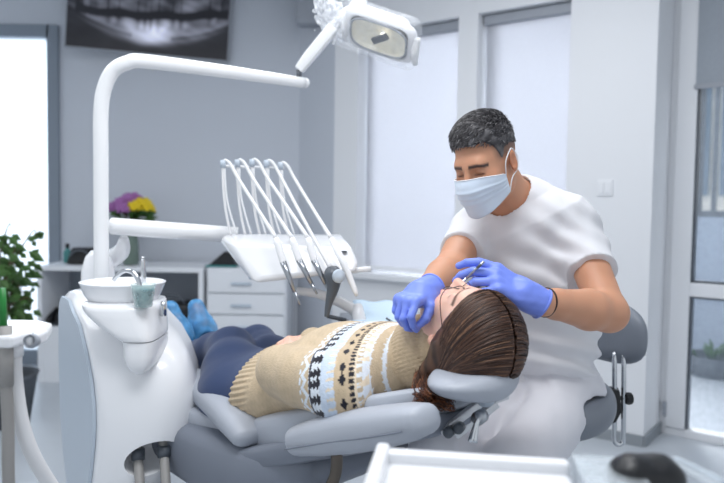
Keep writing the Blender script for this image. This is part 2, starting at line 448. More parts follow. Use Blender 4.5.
# ------------------------------------------------------------------ the room
YB = 4.95                                        # back wall
DW = Vector((-0.80, 0.60, 0)); NW = Vector((-0.60, -0.80, 0))     # window wall direction (to the left) and its inward normal
P0 = at_z(643, 447, 0)                            # right-hand foot corner of the white pier
def wall_t(px, py=150): return (at_plane(px, py, P0, NW)-P0).dot(DW)
def wpt(t, z, d=0.0): return P0+DW*t+Vector((0, 0, z))+NW*d      # d > 0 into the room
def wbox(t0, t1, z0, z1, d0, d1):
    return box(wpt((t0+t1)/2, (z0+z1)/2, (d0+d1)/2), (abs(t1-t0), abs(d1-d0), abs(z1-z0)), (DW, NW, (0, 0, 1)))
T568 = wall_t(567); T475 = wall_t(475); T457 = wall_t(456); T358 = wall_t(357); T335 = wall_t(334)
PE = wpt(T335, 0); B300 = at(299, 150, YB)
ZT = 2.62
ZS = at_plane(400, 275.5, P0, NW).z; ZH = at_plane(520, 12, P0, NW).z + 0.03
struct('floor', boxmm((-4.5, -0.9, -0.1), (3.6, 5.1, 0)), M['floor'])
struct('ceiling', boxmm((-4.5, -0.9, ZT), (3.6, 5.1, ZT+0.1)), M['ceil'])
# back wall with the opening for the frosted door at the far left
DX0, DX1 = at(-42, 150, YB).x, at(51, 150, YB).x; DZ = at(25, 36, YB).z
struct('wall_back', join(boxmm((DX1, YB, 0), (B300.x, YB+0.15, ZT)), boxmm((-4.5, YB, 0), (DX0, YB+0.15, ZT)), boxmm((DX0, YB, DZ), (DX1, YB+0.15, ZT))), M['wallgrey'])
struct('wall_corner', prism([(B300.x, YB, 0), (PE.x, PE.y, 0), (PE.x+0.2, PE.y+0.3, 0), (B300.x+0.05, YB+0.3, 0)], (0, 0, ZT)), M['wallgrey'])
struct('wall_window', join(wbox(0, T568, 0, ZT, 0, -0.30), wbox(T475, T457, ZS, ZH, 0, -0.22), wbox(T358, T335, 0, ZT, 0, -0.22),
       wbox(T568, T358, 0, ZS-0.03, 0, -0.22), wbox(T568, T358, ZH, ZT, 0, -0.22)), M['pillar'])
# left-hand glazed door
d1 = bpy.data.objects.new('door_1', None); COL.objects.link(d1); d1['kind'] = 'structure'; ROOTM[d1] = Matrix.Identity(4)
struct('frame', join(boxmm((DX0, YB-0.02, 0), (DX0+0.07, YB+0.1, DZ)), boxmm((DX1-0.012, YB-0.03, 0), (DX1+0.065, YB+0.1, DZ+0.07)), boxmm((DX0, YB-0.03, DZ-0.012), (DX1, YB+0.1, DZ+0.07)),
       boxmm((DX0, YB-0.02, 0), (DX1, YB+0.1, 0.1))), M['greyframe'], d1)
struct('frosted_pane', boxmm((DX0+0.07, YB+0.03, 0.1), (DX1-0.012, YB+0.05, DZ-0.012)), M['frost'], d1)
z26 = at(25, 24.5, YB).z
struct('trim_1', boxmm((-4.5, YB-0.012, z26-0.02), (at(57, 26, YB).x, YB, z26)), M['greyframe'])
# windows with roller blinds
def window(n, ta, tb):
    w_ = bpy.data.objects.new('window_%d' % n, None); COL.objects.link(w_); w_['kind'] = 'structure'; ROOTM[w_] = Matrix.Identity(4)
    lo, hi = min(ta, tb), max(ta, tb); e = 0.035
    struct('window_frame', join(wbox(lo, lo+e, ZS, ZH, -0.20, -0.13), wbox(hi-e, hi, ZS, ZH, -0.20, -0.13), wbox(lo, hi, ZH-e, ZH, -0.20, -0.13), wbox(lo, hi, ZS, ZS+e, -0.20, -0.13)), M['frame'], w_)
    struct('pane', wbox(lo+e, hi-e, ZS+e, ZH-e, -0.17, -0.165), M['glass'], w_)
window(1, T457, T358); window(2, T568, T475)
struct('trim_2', wbox(T568-0.02, T358+0.06, ZS-0.035, ZS, 0.05, -0.13), M['frame'], bevel=0.006)
def blind(ta, tb, slot, zt, zb, d, label):
    lo, hi = min(ta, tb)+slot, max(ta, tb)-0.012
    b = thing('roller_blind', label, 'blind', wpt((lo+hi)/2, zb, d), 0, 'roller blinds')
    mk('fabric', wbox(lo+0.01, hi-0.01, zb, zt-0.02, d-0.001, d+0.001), M['blind'], b, smooth=False)
    mk('cassette', wbox(lo, hi, zt-0.055, zt, d-0.03, d+0.03), M['cassette'], b, smooth=False, bevel=0.008)
    mk('bottom_rail', wbox(lo+0.01, hi-0.01, zb-0.012, zb+0.012, d-0.008, d+0.008), M['frame'], b, smooth=False, bevel=0.004)
blind(T457, T358, 0.02, ZH-0.005, ZS+0.03, -0.075, 'wide white roller blind over the window left of the dentist')
blind(T568, T475, 0.012, ZH-0.005, ZS+0.03, -0.075, 'narrow white roller blind directly behind the dentist, beside the white pier')
# recess right of the pier with the glazed balcony door
DR = -0.30
PB = P0+NW*DR
def rt(px, py=250): return (at_plane(px, py, PB, NW)-PB).dot(DW)
r690, r671, r745 = rt(687.5, 360), rt(668, 360), rt(790, 360)
def rbox_(t0, t1, z0, z1, d0, d1): return wbox(t0, t1, z0, z1, DR+d0, DR+d1)
zr0 = at_plane(700, 452, PB, NW).z; zrm = at_plane(700, 290, PB, NW).z
struct('wall_right', join(rbox_(0, rt(661, 360), 0, ZT, 0, -0.12), rbox_(r745, r745-1.6, 0, ZT, 0, -0.12), rbox_(rt(661, 360), r745, 2.45, ZT, 0, -0.12)), M['wall'])
d2 = bpy.data.objects.new('door_2', None); COL.objects.link(d2); d2['kind'] = 'structure'; ROOTM[d2] = Matrix.Identity(4)
struct('frame', join(rbox_(rt(661, 360), r671, 0, 2.45, 0.0, -0.08), rbox_(r745-0.06, r745, 0, 2.45, 0, -0.08), rbox_(r671, r745, 2.38, 2.45, 0, -0.08), rbox_(r671, r745, 0, 0.035, 0.01, -0.08)), M['frame'], d2)
zg0 = at_plane(690, 438, PB, NW).z
struct('door_leaf', join(rbox_(r671, r690, 0.04, 2.38, 0.02, -0.06), rbox_(r690, r745, 0.04, zg0, 0.02, -0.06), rbox_(r745, r745+0.08, 0.04, 2.38, 0.02, -0.06), rbox_(r690, r745, 2.28, 2.38, 0.02, -0.06), rbox_(r690, r745, zrm-0.035, zrm+0.035, 0.02, -0.06)), M['frame'], d2, bevel=0.004)
struct('gasket', join(rbox_(r690-0.012, r690, zg0, 2.28, 0.005, -0.045), rbox_(r690, r745, zg0, zg0+0.012, 0.005, -0.045), rbox_(r690, r745, zrm+0.035, zrm+0.045, 0.005, -0.045), rbox_(r690, r745, zrm-0.045, zrm-0.035, 0.005, -0.045)), M['dark'], d2)
struct('pane', rbox_(r690, r745, zg0, 2.28, -0.015, -0.02), M['glass'], d2)
struct('hinge', rbox_(r671-0.006, r671+0.012, 0.10, 0.17, 0.03, 0.02), M['cassette'], d2)
zbl = at_plane(705, 87, PB, NW).z
b = thing('roller_blind', 'short grey roller blind half lowered on the balcony door', 'blind', wpt(r690-0.3, zbl, DR+0.03), 0, 'roller blinds')
M['blindgrey'] = mat('grey_blind_fabric', (150, 157, 166), 0.9, noise=0.06, nscale=60, bump=0.1)
mk('fabric', rbox_(r690+0.005, r745+0.05, zbl, 2.3, 0.028, 0.031), M['blindgrey'], b, smooth=False)
mk('bottom_rail', rbox_(r690+0.012, r745+0.05, zbl-0.012, zbl+0.012, 0.022, 0.038), M['cassette'], b, smooth=False, bevel=0.004)
mk('cassette', rbox_(r690-0.01, r745+0.04, 2.28, 2.35, 0.02, 0.07), M['cassette'], b, smooth=False)
# skirting
struct('baseboard_right', join(wbox(0, T568, 0, 0.055, 0.012, 0), box(P0-DW*0.006+NW*(-0.15)+Vector((0, 0, 0.0275)), (0.012, 0.30, 0.055), (DW, NW, (0, 0, 1)))), M['skirt'])
struct('baseboard_back', boxmm((DX1+0.065, YB-0.012, 0), (B300.x, YB, 0.06)), M['skirt'])
# balcony beyond the door
BN = NW*-1
struct('floor_balcony', join(*[wbox(0.6-k*0.148, 0.6-k*0.148-0.14, -0.14, -0.06, DR-0.13, -2.4) for k in range(26)]), M['planks'])
struct('wall_balcony', wbox(0.6, -3.2, -0.06, at_plane(705, 217, P0-NW*2.4, NW).z, -2.4, -2.52), M['concrete'])
fac = thing('apartment_building', 'pale building with tall dark window strips outside beyond the balcony', 'building', wpt(-1.5, -0.1, -7.0), 0)
mk('wall', wbox(4, -6, -3, 6, -7.0, -7.4), M['facade'], fac, smooth=False)
for px, wd in ((701, 0.12), (722, 0.22), (757, 0.4)):
    tt = (at_plane(px, 150, P0-NW*7.0, NW)-(P0-NW*7.0)).dot(DW)
    mk('window', wbox(tt, tt-wd, 1.35, 3.2, -6.9, -7.05), M['farglass'], fac, smooth=False)
zz = at_plane(705, 217, P0-NW*2.4, NW).z
rl = thing('balcony_railing', 'dark metal railing on top of the balcony wall outside', 'railing', wpt(-1.5, zz, -2.46), 0)
mk('rail', wbox(0.6, -3.2, zz, zz+0.05, -2.43, -2.49), M['dark'], rl, smooth=False)
for px in (697.5, 712, 735):
    tt = (at_plane(px, 150, P0-NW*2.4, NW)-(P0-NW*2.4)).dot(DW)
    mk('upright', wbox(tt, tt-0.035, zz+0.05, 2.7, -2.44, -2.475), M['dark'], rl, smooth=False)
pp = at_z(716, 383, -0.06)
pot = thing('planter', 'round grey stone planter standing on the balcony decking', 'planter', pp)
mk('bowl', lathe(pp, [(0.10, 0), (0.17, 0.04), (0.2, 0.12), (0.2, 0.2), (0.18, 0.2), (0.17, 0.17)], 28), M['pot'], pot)
L = []
for i in range(30):
    a = random.random()*6.28; r = random.random()*0.15; p = pp+Vector((math.cos(a)*r, math.sin(a)*r, 0.17)); tip = p+Vector((math.cos(a)*0.08, math.sin(a)*0.08, 0.05+random.random()*0.07))
    L.append(tube([p, (p+tip)/2+Vector((0, 0, 0.02)), tip], [0.006, 0.014, 0.002], 5))
mk('leaves', join(*L), M['leaf'], pot)
# light switch on the pier
sw = at_plane(605, 188, P0, NW); ts = (sw-P0).dot(DW)
s_ = thing('light_switch', 'white double light switch on the white pier right of the dentist', 'switch', sw)
mk('plate', wbox(ts-0.04, ts+0.04, sw.z-0.04, sw.z+0.04, 0, 0.008), M['frame'], s_, smooth=False, bevel=0.003)
for k in (-1, 1): mk('rocker', wbox(ts+k*0.016-0.013, ts+k*0.016+0.013, sw.z-0.026, sw.z+0.026, 0.008, 0.012), M['frame'], s_, smooth=False, bevel=0.002)
# ------------------------------------------------------------------ back of the room
YF, YK = 4.45, 4.9
sx0, sx1 = at(37, 300, YF).x, at(203, 300, YF).x; stz = at(120, 267, YF).z
zbot = at(60, 386, YF).z
sb = thing('sideboard', 'low open white sideboard standing against the back wall', 'sideboard', ((sx0+sx1)/2, (YF+YK)/2, 0))
t = 0.03
mk('top_panel', boxmm((sx0, YF, stz-t), (sx1, YK, stz)), M['furn'], sb, smooth=False, bevel=0.003)
for x in (sx0, sx1-t): mk('side_panel', boxmm((x, YF, zbot), (x+t, YK, stz-t)), M['furn'], sb, smooth=False, bevel=0.003)
mk('back_panel', boxmm((sx0+t, YK-0.02, zbot), (sx1-t, YK, stz-t)), M['furnin'], sb, smooth=False)
zsh = at(60, 327, YF).z
mk('front_panel', boxmm((sx0+t, YF+0.005, zbot), (sx1-t, YF+0.03, zsh)), M['furn'], sb, smooth=False)
mk('shelf', boxmm((sx0+t, YF+0.03, zsh-t), (sx1-t, YK-0.02, zsh)), M['furnin'], sb, smooth=False)
for x in (sx0+0.06, sx1-0.1):
    mk('leg', join(boxmm((x, YF+0.03, 0), (x+0.035, YF+0.065, zbot)), boxmm((x, YK-0.08, 0), (x+0.035, YK-0.045, zbot)), boxmm((x, YF+0.03, 0), (x+0.035, YK-0.045, 0.03))), M['steel'], sb, smooth=False)
# dark shoes and bags left on the sideboard's shelf
def shoe(px, Y, rz, label):
    c = at(px, 300, Y); c.z = zsh
    o = thing('shoe', label, 'shoe', c, rz, 'shoes left on the sideboard shelf')
    body = loft([[(x, y*math.cos(a)*1.0, max(0.014, zc+h*math.sin(a))) for a in [2*math.pi*k/14 for k in range(14)]] for x, y, zc, h in ((-0.12, 0.02, 0.05, 0.04), (-0.11, 0.036, 0.055, 0.055), (-0.05, 0.04, 0.06, 0.06), (0.02, 0.042, 0.045, 0.04), (0.08, 0.045, 0.034, 0.028), (0.13, 0.03, 0.028, 0.016))])
    mk('upper', body, M['black'], o, world=False)
    mk('sole', loft([[(x, -y, z), (x, y, z)] for x, y, z in ()] or [[(-0.125, -0.03, z), (-0.05, -0.04, z), (0.08, -0.047, z), (0.135, -0.02, z), (0.135, 0.02, z), (0.08, 0.047, z), (-0.05, 0.04, z), (-0.125, 0.03, z)] for z in (0.0, 0.016)]), M['dark'], o, world=False, smooth=False)
shoe(50, 4.62, -1.4, 'black shoe on the sideboard shelf nearest its left side panel')
shoe(63, 4.62, -1.3, 'black shoe on the sideboard shelf second from the left, half behind the white unit')
cbg = at(173, 320, 4.64); cbg.z = zsh
bgk = thing('shoulder_bag', 'slumped black bag on the sideboard shelf behind the blue shoe covers', 'bag', cbg)
mk('body', relax(mesh_sdf(lambda P: rbox(cbg+Vector((0, 0, 0.075)), (0.27, 0.17, 0.15), 0.05)(P)+0.012*vnoise(P, 22, 4), cbg+Vector((-0.2, -0.15, -0.02)), cbg+Vector((0.2, 0.15, 0.22)), 0.009), 2), M['black'], bgk)
mk('strap', tube([cbg+Vector((-0.10, -0.05, 0.12)), cbg+Vector((-0.05, -0.06, 0.19)), cbg+Vector((0.05, -0.06, 0.19)), cbg+Vector((0.11, -0.05, 0.11))], 0.007, 8, 6), M['dark'], bgk)
# drawer cabinet
cx0, cx1 = at(206, 300, YF).x, at(286, 300, YF).x; ctz = at(240, 269, YF).z
dc = thing('drawer_cabinet', 'white cabinet of shallow drawers right of the open sideboard', 'cabinet', ((cx0+cx1)/2, (YF+YK)/2, 0))
mk('body', boxmm((cx0, YF+0.02, 0.04), (cx1, YK, ctz)), M['furn'], dc, smooth=False, bevel=0.004)
mk('plinth', boxmm((cx0+0.02, YF+0.06, 0), (cx1-0.02, YK-0.02, 0.04)), M['furnin'], dc, smooth=False)
dzs = [ctz-0.012, at(240, 293.5, YF).z, at(240, 315, YF).z, at(240, 337, YF).z, 0.06]
for i in range(4):
    dr = mk('drawer', boxmm((cx0+0.012, YF, dzs[i+1]+0.006), (cx1-0.012, YF+0.02, dzs[i]-0.006)), M['furn'], dc, smooth=False, bevel=0.003)
    zc = dzs[i]*0.45+dzs[i+1]*0.55; xc = (cx0+cx1)/2-0.03
    mk('handle', boxmm((xc-0.065, YF-0.02, zc-0.008), (xc+0.065, YF+0.001, zc+0.008)), M['unitgrey'], dr, smooth=False, bevel=0.004)
# things on the sideboard
def on(px, Y): p = at(px, 262, Y); p.z = stz; return p
p = on(84, 4.62)
bag = thing('handbag', 'black handbag lying on the sideboard left of the flowers', 'bag', p)
mk('body', loft([[(p.x+sx*(0.10-0.015*k), p.y+sy*(0.06-0.012*k), p.z+z) for sx, sy in ((-1, -1), (1, -1), (1, 1), (-1, 1))] for k, z in enumerate((0.0, 0.05, 0.11))]), M['black'], bag, smooth=False, bevel=0.015)
mk('handle', tube([(p.x-0.06, p.y-0.07, p.z+0.06), (p.x-0.03, p.y-0.075, p.z+0.09), (p.x+0.03, p.y-0.075, p.z+0.09), (p.x+0.06, p.y-0.07, p.z+0.06)], 0.006, 8, 5), M['dark'], bag)
p = on(67.5, 4.7)
bt = thing('bottle', 'small teal bottle standing left of the black handbag', 'bottle', p)
mk('body', lathe(p, [(0.024, 0), (0.026, 0.01), (0.026, 0.075), (0.012, 0.09), (0.012, 0.1)], 20), M['teal'], bt)
mk('cap', lathe(p+Vector((0, 0, 0.1)), [(0.014, 0), (0.014, 0.025), (0.01, 0.03)], 16), M['black'], bt)
p = on(131, 4.62)
va = thing('vase', 'grey green vase holding the bouquet on the sideboard', 'vase', p)
mk('body', lathe(p, [(0.045, 0), (0.052, 0.02), (0.05, 0.12), (0.04, 0.19), (0.046, 0.215), (0.042, 0.215), (0.036, 0.19), (0.045, 0.12), (0.045, 0.02)], 24), M['vase'], va)
bq = thing('bouquet', 'bouquet of purple and yellow flowers standing in the vase', 'flowers', p+Vector((0, 0, 0.03)))
top = p+Vector((0, 0, 0.2))
stems = []
heads = []
for i in range(17):
    a = i*2.4; r = 0.13*math.sqrt((i+0.5)/17); e = top+Vector((math.cos(a)*r, math.sin(a)*r*0.8, 0.235-r*0.6+0.02*random.random())); heads.append(e+Vector((0, 0, 0.0)))
    stems.append(tube([p+Vector((math.cos(a)*0.015, math.sin(a)*0.015, 0.03)), top, e], 0.003, 6, 4))
mk('stems', join(*stems), M['stem'], bq)
lv = []
for i in range(90):
    a = random.random()*6.28; r = 0.05+random.random()*0.09; c = top+Vector((math.cos(a)*r, math.sin(a)*r*0.8, 0.02+random.random()*0.14)); d = Vector((math.cos(a), math.sin(a), random.uniform(-0.3, 0.6))).normalized()*0.04
    lv.append(tube([c-d, c, c+d], [0.003, 0.014, 0.002], 5))
mk('leaves', join(*lv), M['leaf'], bq)
for i, e in enumerate(heads):
    yel = e.x > top.x+0.04 and e.z > top.z+0.15
    pet = []
    for j in range(26):
        a = j*2.4; z = 1-1.5*(j+0.5)/26; rr = math.sqrt(max(0, 1-z*z)); d = Vector((math.cos(a)*rr, math.sin(a)*rr, z))
        pet.append(tube([e, e+d*0.028, e+d*0.048], [0.005, 0.015, 0.004], 5))
    mk('flower_head', join(*pet), M['yellow' if yel else 'purple'], bq)
pdk = at(222, 264, 4.6); pdk.z = ctz
tr_ = thing('desk_tray', 'dark triangular stand on the drawer cabinet behind the instrument console', 'stand', pdk)
mk('base', boxmm(pdk+Vector((-0.1, -0.05, 0)), pdk+Vector((0.1, 0.05, 0.012))), M['teal'], tr_, smooth=False, bevel=0.003)
mk('wedge', prism([pdk+Vector((-0.08, -0.03, 0.012)), pdk+Vector((0.1, -0.03, 0.012)), pdk+Vector((0.06, -0.03, 0.09)), pdk+Vector((0.02, -0.03, 0.1))], (0, 0.06, 0)), M['black'], tr_, smooth=False)
# x-ray picture screen on the back wall, turned a little
A = at(63.5, 47, YB-0.10); Bc = at(228.5, 62.5, YB-0.10)
sxd = Vector((Bc.x-A.x, 0, 0))
wS = (Bc-A).length
c_ = at(63.5, 47, YB-0.2); 
Bp = None
# turned about a vertical axis: the right edge is farther away
zA = c_.z
db = ray(228.5, 62.5); kB = (zA-CAMH)/db.z; Bf = CAM+db*kB
dY = min(Bf.y, YB-0.06)
ex = Vector((at(228.5, 62.5, dY).x-c_.x, dY-c_.y, 0)).normalized(); en = Vector((ex.y, -ex.x, 0)); roll = math.atan2(at(228.5, 62.5, dY).z-zA, (at(228.5, 62.5, dY)-c_).length)
ex = (at(228.5, 62.5, dY)-c_).normalized(); ez = ex.cross(en)*-1
if ez.z < 0: ez = -ez
W = (at(228.5, 62.5, dY)-c_).length; H = W*0.6
if en.y > 0: en = -en
xs = thing('wall_screen', 'tilted wall screen showing a panoramic dental x-ray, upper left', 'screen', c_+ex*W/2)
mk('housing', box(c_+ex*W/2+ez*H/2-en*0.02, (W, 0.035, H), (ex, en, ez)), M['cassette'], xs, smooth=False, bevel=0.005)
mk('wall_bracket', box(c_+ex*W*0.7+ez*H/2-en*0.06, (0.2, 0.09, 0.2), (ex, en, ez)), M['dark'], xs, smooth=False)
nx, nz = 200, 120
U_, V_ = np.meshgrid(np.linspace(0, 1, nx), np.linspace(0, 1, nz)); u = U_.ravel(); v = V_.ravel()
Vx = np.array([tuple(c_)])+np.outer(0.012+u*(W-0.024), vv(ex))+np.outer(0.012+v*(H-0.024), vv(ez))+vv(en)*0.001
Fx = [[j*nx+i, j*nx+i+1, (j+1)*nx+i+1, (j+1)*nx+i] for j in range(nz-1) for i in range(nx-1)]
s = u-0.52
bite = 0.40+0.10*s+0.25*s*s
dist = v-bite                                                 # distance above the bite line
pitch_ = 13+2*np.cos(s*5); cell = (s*pitch_+0.45*np.sin(s*11)+0.3*np.sin(s*31+1)) % 1.0
tooth = np.clip((0.5-np.abs(cell-0.5))*9, 0, 1)
wav = 0.02*np.sin(s*40)
low = tooth*np.clip((-dist-0.02)*60, 0, 1)*np.clip((dist+0.20-0.25*np.abs(s)+wav)*16, 0, 1)*(np.abs(s) < 0.40)
upp = tooth*np.clip((dist-0.02)*60, 0, 1)*np.clip((0.20-dist+wav)*16, 0, 1)*(np.abs(s) < 0.42)
P3 = np.stack([u*8, v*6, 0*u], 1).astype(f32)
bone = 0.46*np.exp(-((v-(0.20+0.55*s*s))/0.13)**2)*(1-0.4*np.abs(s)*2)
chin = 0.34*np.exp(-(s/0.13)**2)*np.clip((0.36-v)*7, 0, 1)*np.clip((v-0.03)*14, 0, 1)
canal = 0.20*np.exp(-((v-(0.16+0.9*s*s))/0.022)**2)*(np.abs(s) > 0.12)
edge = v-(0.05+1.25*s*s)
upper = 0.40*np.exp(-((v-0.72)/0.16)**2)
I0 = 0.06+bone+1.15*chin-canal+0.24*low*(0.6+0.4*np.cos(cell*6.28+3.14))+0.16*upp+upper*0.5+0.16*vnoise(P3, 2.2, 3)+0.12*vnoise(P3, 6, 5)
I0 = I0*np.clip(0.25+edge*9, 0.22, 1)-0.6*np.exp(-((dist-0.012*np.sin(s*23))/0.034)**2)*(np.abs(s) < 0.47)
I0 = np.clip(I0, 0.02, 0.95)**1.7
col = np.stack([I0*0.80, I0*0.83, I0*1.0], 1)+np.array([0.004, 0.004, 0.008])
def screen_mat():
    m, nt, b_ = new_mat('x_ray_screen'); a = nt.nodes.new('ShaderNodeAttribute'); a.attribute_name = 'pigment'
    nt.links.new(a.outputs['Color'], b_.inputs['Base Color']); nt.links.new(a.outputs['Color'], b_.inputs['Emission Color']); b_.inputs['Emission Strength'].default_value = 0.35; b_.inputs['Roughness'].default_value = 0.35
    return m
mk('x_ray_image', (Vx, Fx), screen_mat(), xs, colors=col)
# grey loudspeaker-like box high on the wall behind the lamp
g0 = at(308, 12, 4.75)
lb = thing('wall_speaker', 'blurred grey box mounted high in the corner behind the lamp', 'speaker', g0)
mk('cabinet', box(g0+Vector((0, -0.06, 0.07)), (0.15, 0.14, 0.36)), M['cassette'], lb, smooth=False, bevel=0.03)
mk('bracket', box(g0+Vector((0, 0.06, 0.07)), (0.05, 0.12, 0.05)), M['dark'], lb, smooth=False)
# ficus at the left edge
pf = at(6, 380, 3.6); pf.z = 0
fp = thing('potted_ficus', 'leafy green potted plant at the left edge before the bright door', 'plant', pf)
mk('pot', lathe(pf, [(0.11, 0), (0.15, 0.25), (0.16, 0.27), (0.145, 0.27), (0.13, 0.22), (0.0, 0.22)], 28), M['pot'], fp)
tw = []; lf = []
ends = []
for px, py in ((12, 230), (36, 236), (6, 246), (20, 252), (14, 268), (26, 275), (8, 282), (22, 290), (30, 302), (12, 306), (4, 262), (0, 298), (20, 312), (-10, 240), (-14, 270), (-20, 300)):
    e = at(px, py, 3.6+random.uniform(-0.18, 0.18)); ends.append(e); b0 = pf+Vector((random.uniform(-0.04, 0.04), random.uniform(-0.04, 0.04), 0.22))
    m1 = (b0+e)/2+Vector((-0.05, 0, 0.15)); tw.append(tube([b0, m1, e+Vector((-0.02, 0, 0.02)), e], [0.008, 0.006, 0.004, 0.002], 6, 4))
    for k in range(13):
        c = e+(m1-e)*(random.random()*0.62)+Vector([random.uniform(-0.05, 0.05) for _ in range(3)])
        a = random.random()*6.28; d = Vector((math.cos(a), math.sin(a)*0.6, random.uniform(-0.9, 0.1))).normalized(); s1 = d.cross(Vector((0.2, -1, 0.3))).normalized(); ln = random.uniform(0.05, 0.085)
        w_ = ln*0.3; n_ = d.cross(s1)*0.006
        lf.append(([c, c+d*ln*0.4+s1*w_+n_, c+d*ln, c+d*ln*0.4-s1*w_+n_, c+d*ln*0.4-n_], [[0, 1, 4], [1, 2, 4], [2, 3, 4], [3, 0, 4]]))
mk('twigs', join(*tw), M['stem'], fp); mk('leaves', join(*lf), M['leaf'], fp, smooth=False)
# ------------------------------------------------------------------ dental unit: white body, spittoon, lamp pole
UY = 1.90
base = at_z(120, 560, 0)
un = thing('dental_unit', 'white floor-standing dental unit with spittoon bowl and tall lamp pole', 'dental unit', Vector((at(130, 400, UY).x, UY, 0)), 0)
wv = Vector((0.93, 0.37, 0)).normalized(); qv = Vector((wv.y, -wv.x, 0))
O = at(96, 400, 1.80); O.z = 0
# sections of the swelling white shell: (height row, left silhouette, front-left edge + depth, right edge + depth)
ROWS = [(302.5, 76, 82, 2.08, 104, 2.10), (305, 69, 77, 2.05, 122, 2.07), (310, 65, 73.5, 2.01, 138, 2.04), (318, 62.5, 77, 1.96, 151, 2.01), (329, 62, 84, 1.905, 163, 1.97), (342, 62, 88, 1.865, 177, 1.93), (357, 62, 92, 1.835, 187.5, 1.87), (378, 62, 96.5, 1.815, 195.5, 1.845),
        (400, 62.5, 99, 1.805, 198, 1.84), (421, 63, 99.5, 1.80, 195, 1.835), (440, 63.5, 98.5, 1.80, 188, 1.835), (463, 65, 96, 1.80, 176, 1.84), (483, 66, 93.5, 1.805, 166, 1.85), (520, 70, 90, 1.815, 156, 1.86), (570, 75, 90, 1.83, 152, 1.90), (612, 78, 92, 1.84, 152, 1.90)]
def bez(a, b, c, n): return [a*(1-t)**2+b*2*t*(1-t)+c*t*t for t in [i/n for i in range(n+1)]]
ringsB = []; ringsS = []
for py, bl, lx_, ly_, rx_, ry_ in ROWS:
    z = max(at(120, py, 1.86).z, 0.012)
    BL, Lp, Rp_ = xz(bl, 2.12, z), xz(lx_, ly_, z), xz(rx_, ry_, z); BR = Rp_+Vector((-0.05, 0.24, 0)); BK = BL+Vector((0.05, 0.20, 0))
    dl = (BL-Lp).normalized(); w0 = (Rp_-Lp); nrm_ = Vector((w0.y, -w0.x, 0)).normalized(); wl = w0.length; c1_ = Lp+w0*0.5+nrm_*(0.10*wl+0.016)
    r0_ = min(0.02, (BL-Lp).length*0.3, wl*0.3)
    ring = bez(Lp+dl*r0_, Lp, Lp+(c1_-Lp).normalized()*r0_, 4)
    p_a = ring[-1]; p_b = Rp_-(Rp_-c1_).normalized()*wl*0.30
    ring += bez(p_a, c1_, p_b, 10)[1:]+bez(p_b, Rp_+nrm_*0.004, Rp_+(BR-Rp_)*0.35, 6)[1:]+[BR, BK, BL]
    ring += [BL+(ring[0]-BL)*t for t in (0.25, 0.5, 0.75)]
    ringsB.append(ring)
    out = Vector((dl.y, -dl.x, 0)); out = out if out.x < 0 else -out
    q0_ = Lp+dl*(r0_+0.006); ringsS.append([q0_+out*0.010, BL+out*0.010, BL+out*0.001, q0_+out*0.001])
bo_ = mk('body', loft(ringsB[::-1]), M['unit'], un, auto=50)
pc = at(152, 459, 1.80)
ec = ([], []); 
ecV = []; ecF = []
for i in range(13):
    th = math.pi*i/12
    for k in range(28):
        a = 2*math.pi*k/28; ecV.append(pc+wv*(0.070*math.sin(th)*math.cos(a))+qv*(0.115*math.cos(th))+Vector((0.10*0, 0, 0.046*math.sin(th)*math.sin(a)+0.014*math.sin(th)*math.cos(a))))
for i in range(12):
    for k in range(28): ecF.append([i*28+k, i*28+(k+1) % 28, (i+1)*28+(k+1) % 28, (i+1)*28+k])
ecF.append(list(range(28))[::-1]); ecF.append([12*28+k for k in range(28)])
cut(bo_, (ecV, ecF)); bo_.data.polygons.foreach_set('use_smooth', [True]*len(bo_.data.polygons)); bo_.data.set_sharp_from_angle(angle=math.radians(45))
mk('side_shell', loft(ringsS[2:][::-1]), M['unitgrey'], un, auto=40)  # white side of the unit, its shade put into the bluish grey colour
# hoses in the port
for a, b_ in (((138, 458), (140.5, 500)), ((164, 455), (166.5, 500))):
    p1 = at(a[0], a[1], 1.83); p2 = at(b_[0], b_[1], 1.76); p3 = Vector((p2.x+0.01, p2.y+0.02, 0.015))
    h_ = mk('supply_hose', tube([p1+qv*-0.02+Vector((0, 0, 0.03)), p1, p2, p2+Vector((0, 0, -0.2)), p3], 0.0125, 14, 5), M['hosegrey'], un)
    mk('hose_collar', tube([p1+Vector((0, 0, 0.024)), p1+Vector((0, 0, -0.004))], 0.0175, 16), M['dark'], h_)
# pedestal under the bowl
def cyl(px, py, Y): return at(px, py, Y)
def col_ring(py, x0, x1, Yf, Yb, n=36, e=0.5):
    z = at((x0+x1)/2, py, Yf).z; A_ = xz(x0, (Yf+Yb)/2, z); B_ = xz(x1, (Yf+Yb)/2, z); c = (A_+B_)/2; hx = (B_-A_).x/2; hy = (Yb-Yf)/2
    return [c+Vector((hx*math.copysign(abs(math.cos(t))**e, math.cos(t)), hy*math.copysign(abs(math.sin(t))**e, math.sin(t)), 0)) for t in [2*math.pi*k/n for k in range(n)]]
pd = mk('spittoon_pedestal', loft([col_ring(*r) for r in ((305.5, 92, 159.5, 1.785, 2.0), (308, 91, 160.5, 1.775, 2.0), (313, 93, 161, 1.77, 2.0), (320, 98.5, 161.3, 1.768, 1.99), (328, 107, 161.6, 1.765, 1.98), (336, 119, 162, 1.762, 1.97), (341, 126, 162, 1.762, 1.96), (342.8, 129, 161.5, 1.764, 1.95))]), M['unit'], un, auto=50)
mk('pedestal_foot', loft([col_ring(*r) for r in ((343.6, 130.5, 162, 1.767, 1.95), (358, 131, 163, 1.765, 1.95), (366, 133, 161.5, 1.766, 1.95), (371, 137, 158.5, 1.770, 1.95), (374, 142, 154, 1.775, 1.95), (375, 146, 150, 1.78, 1.95))]), M['unit'], pd, auto=50)
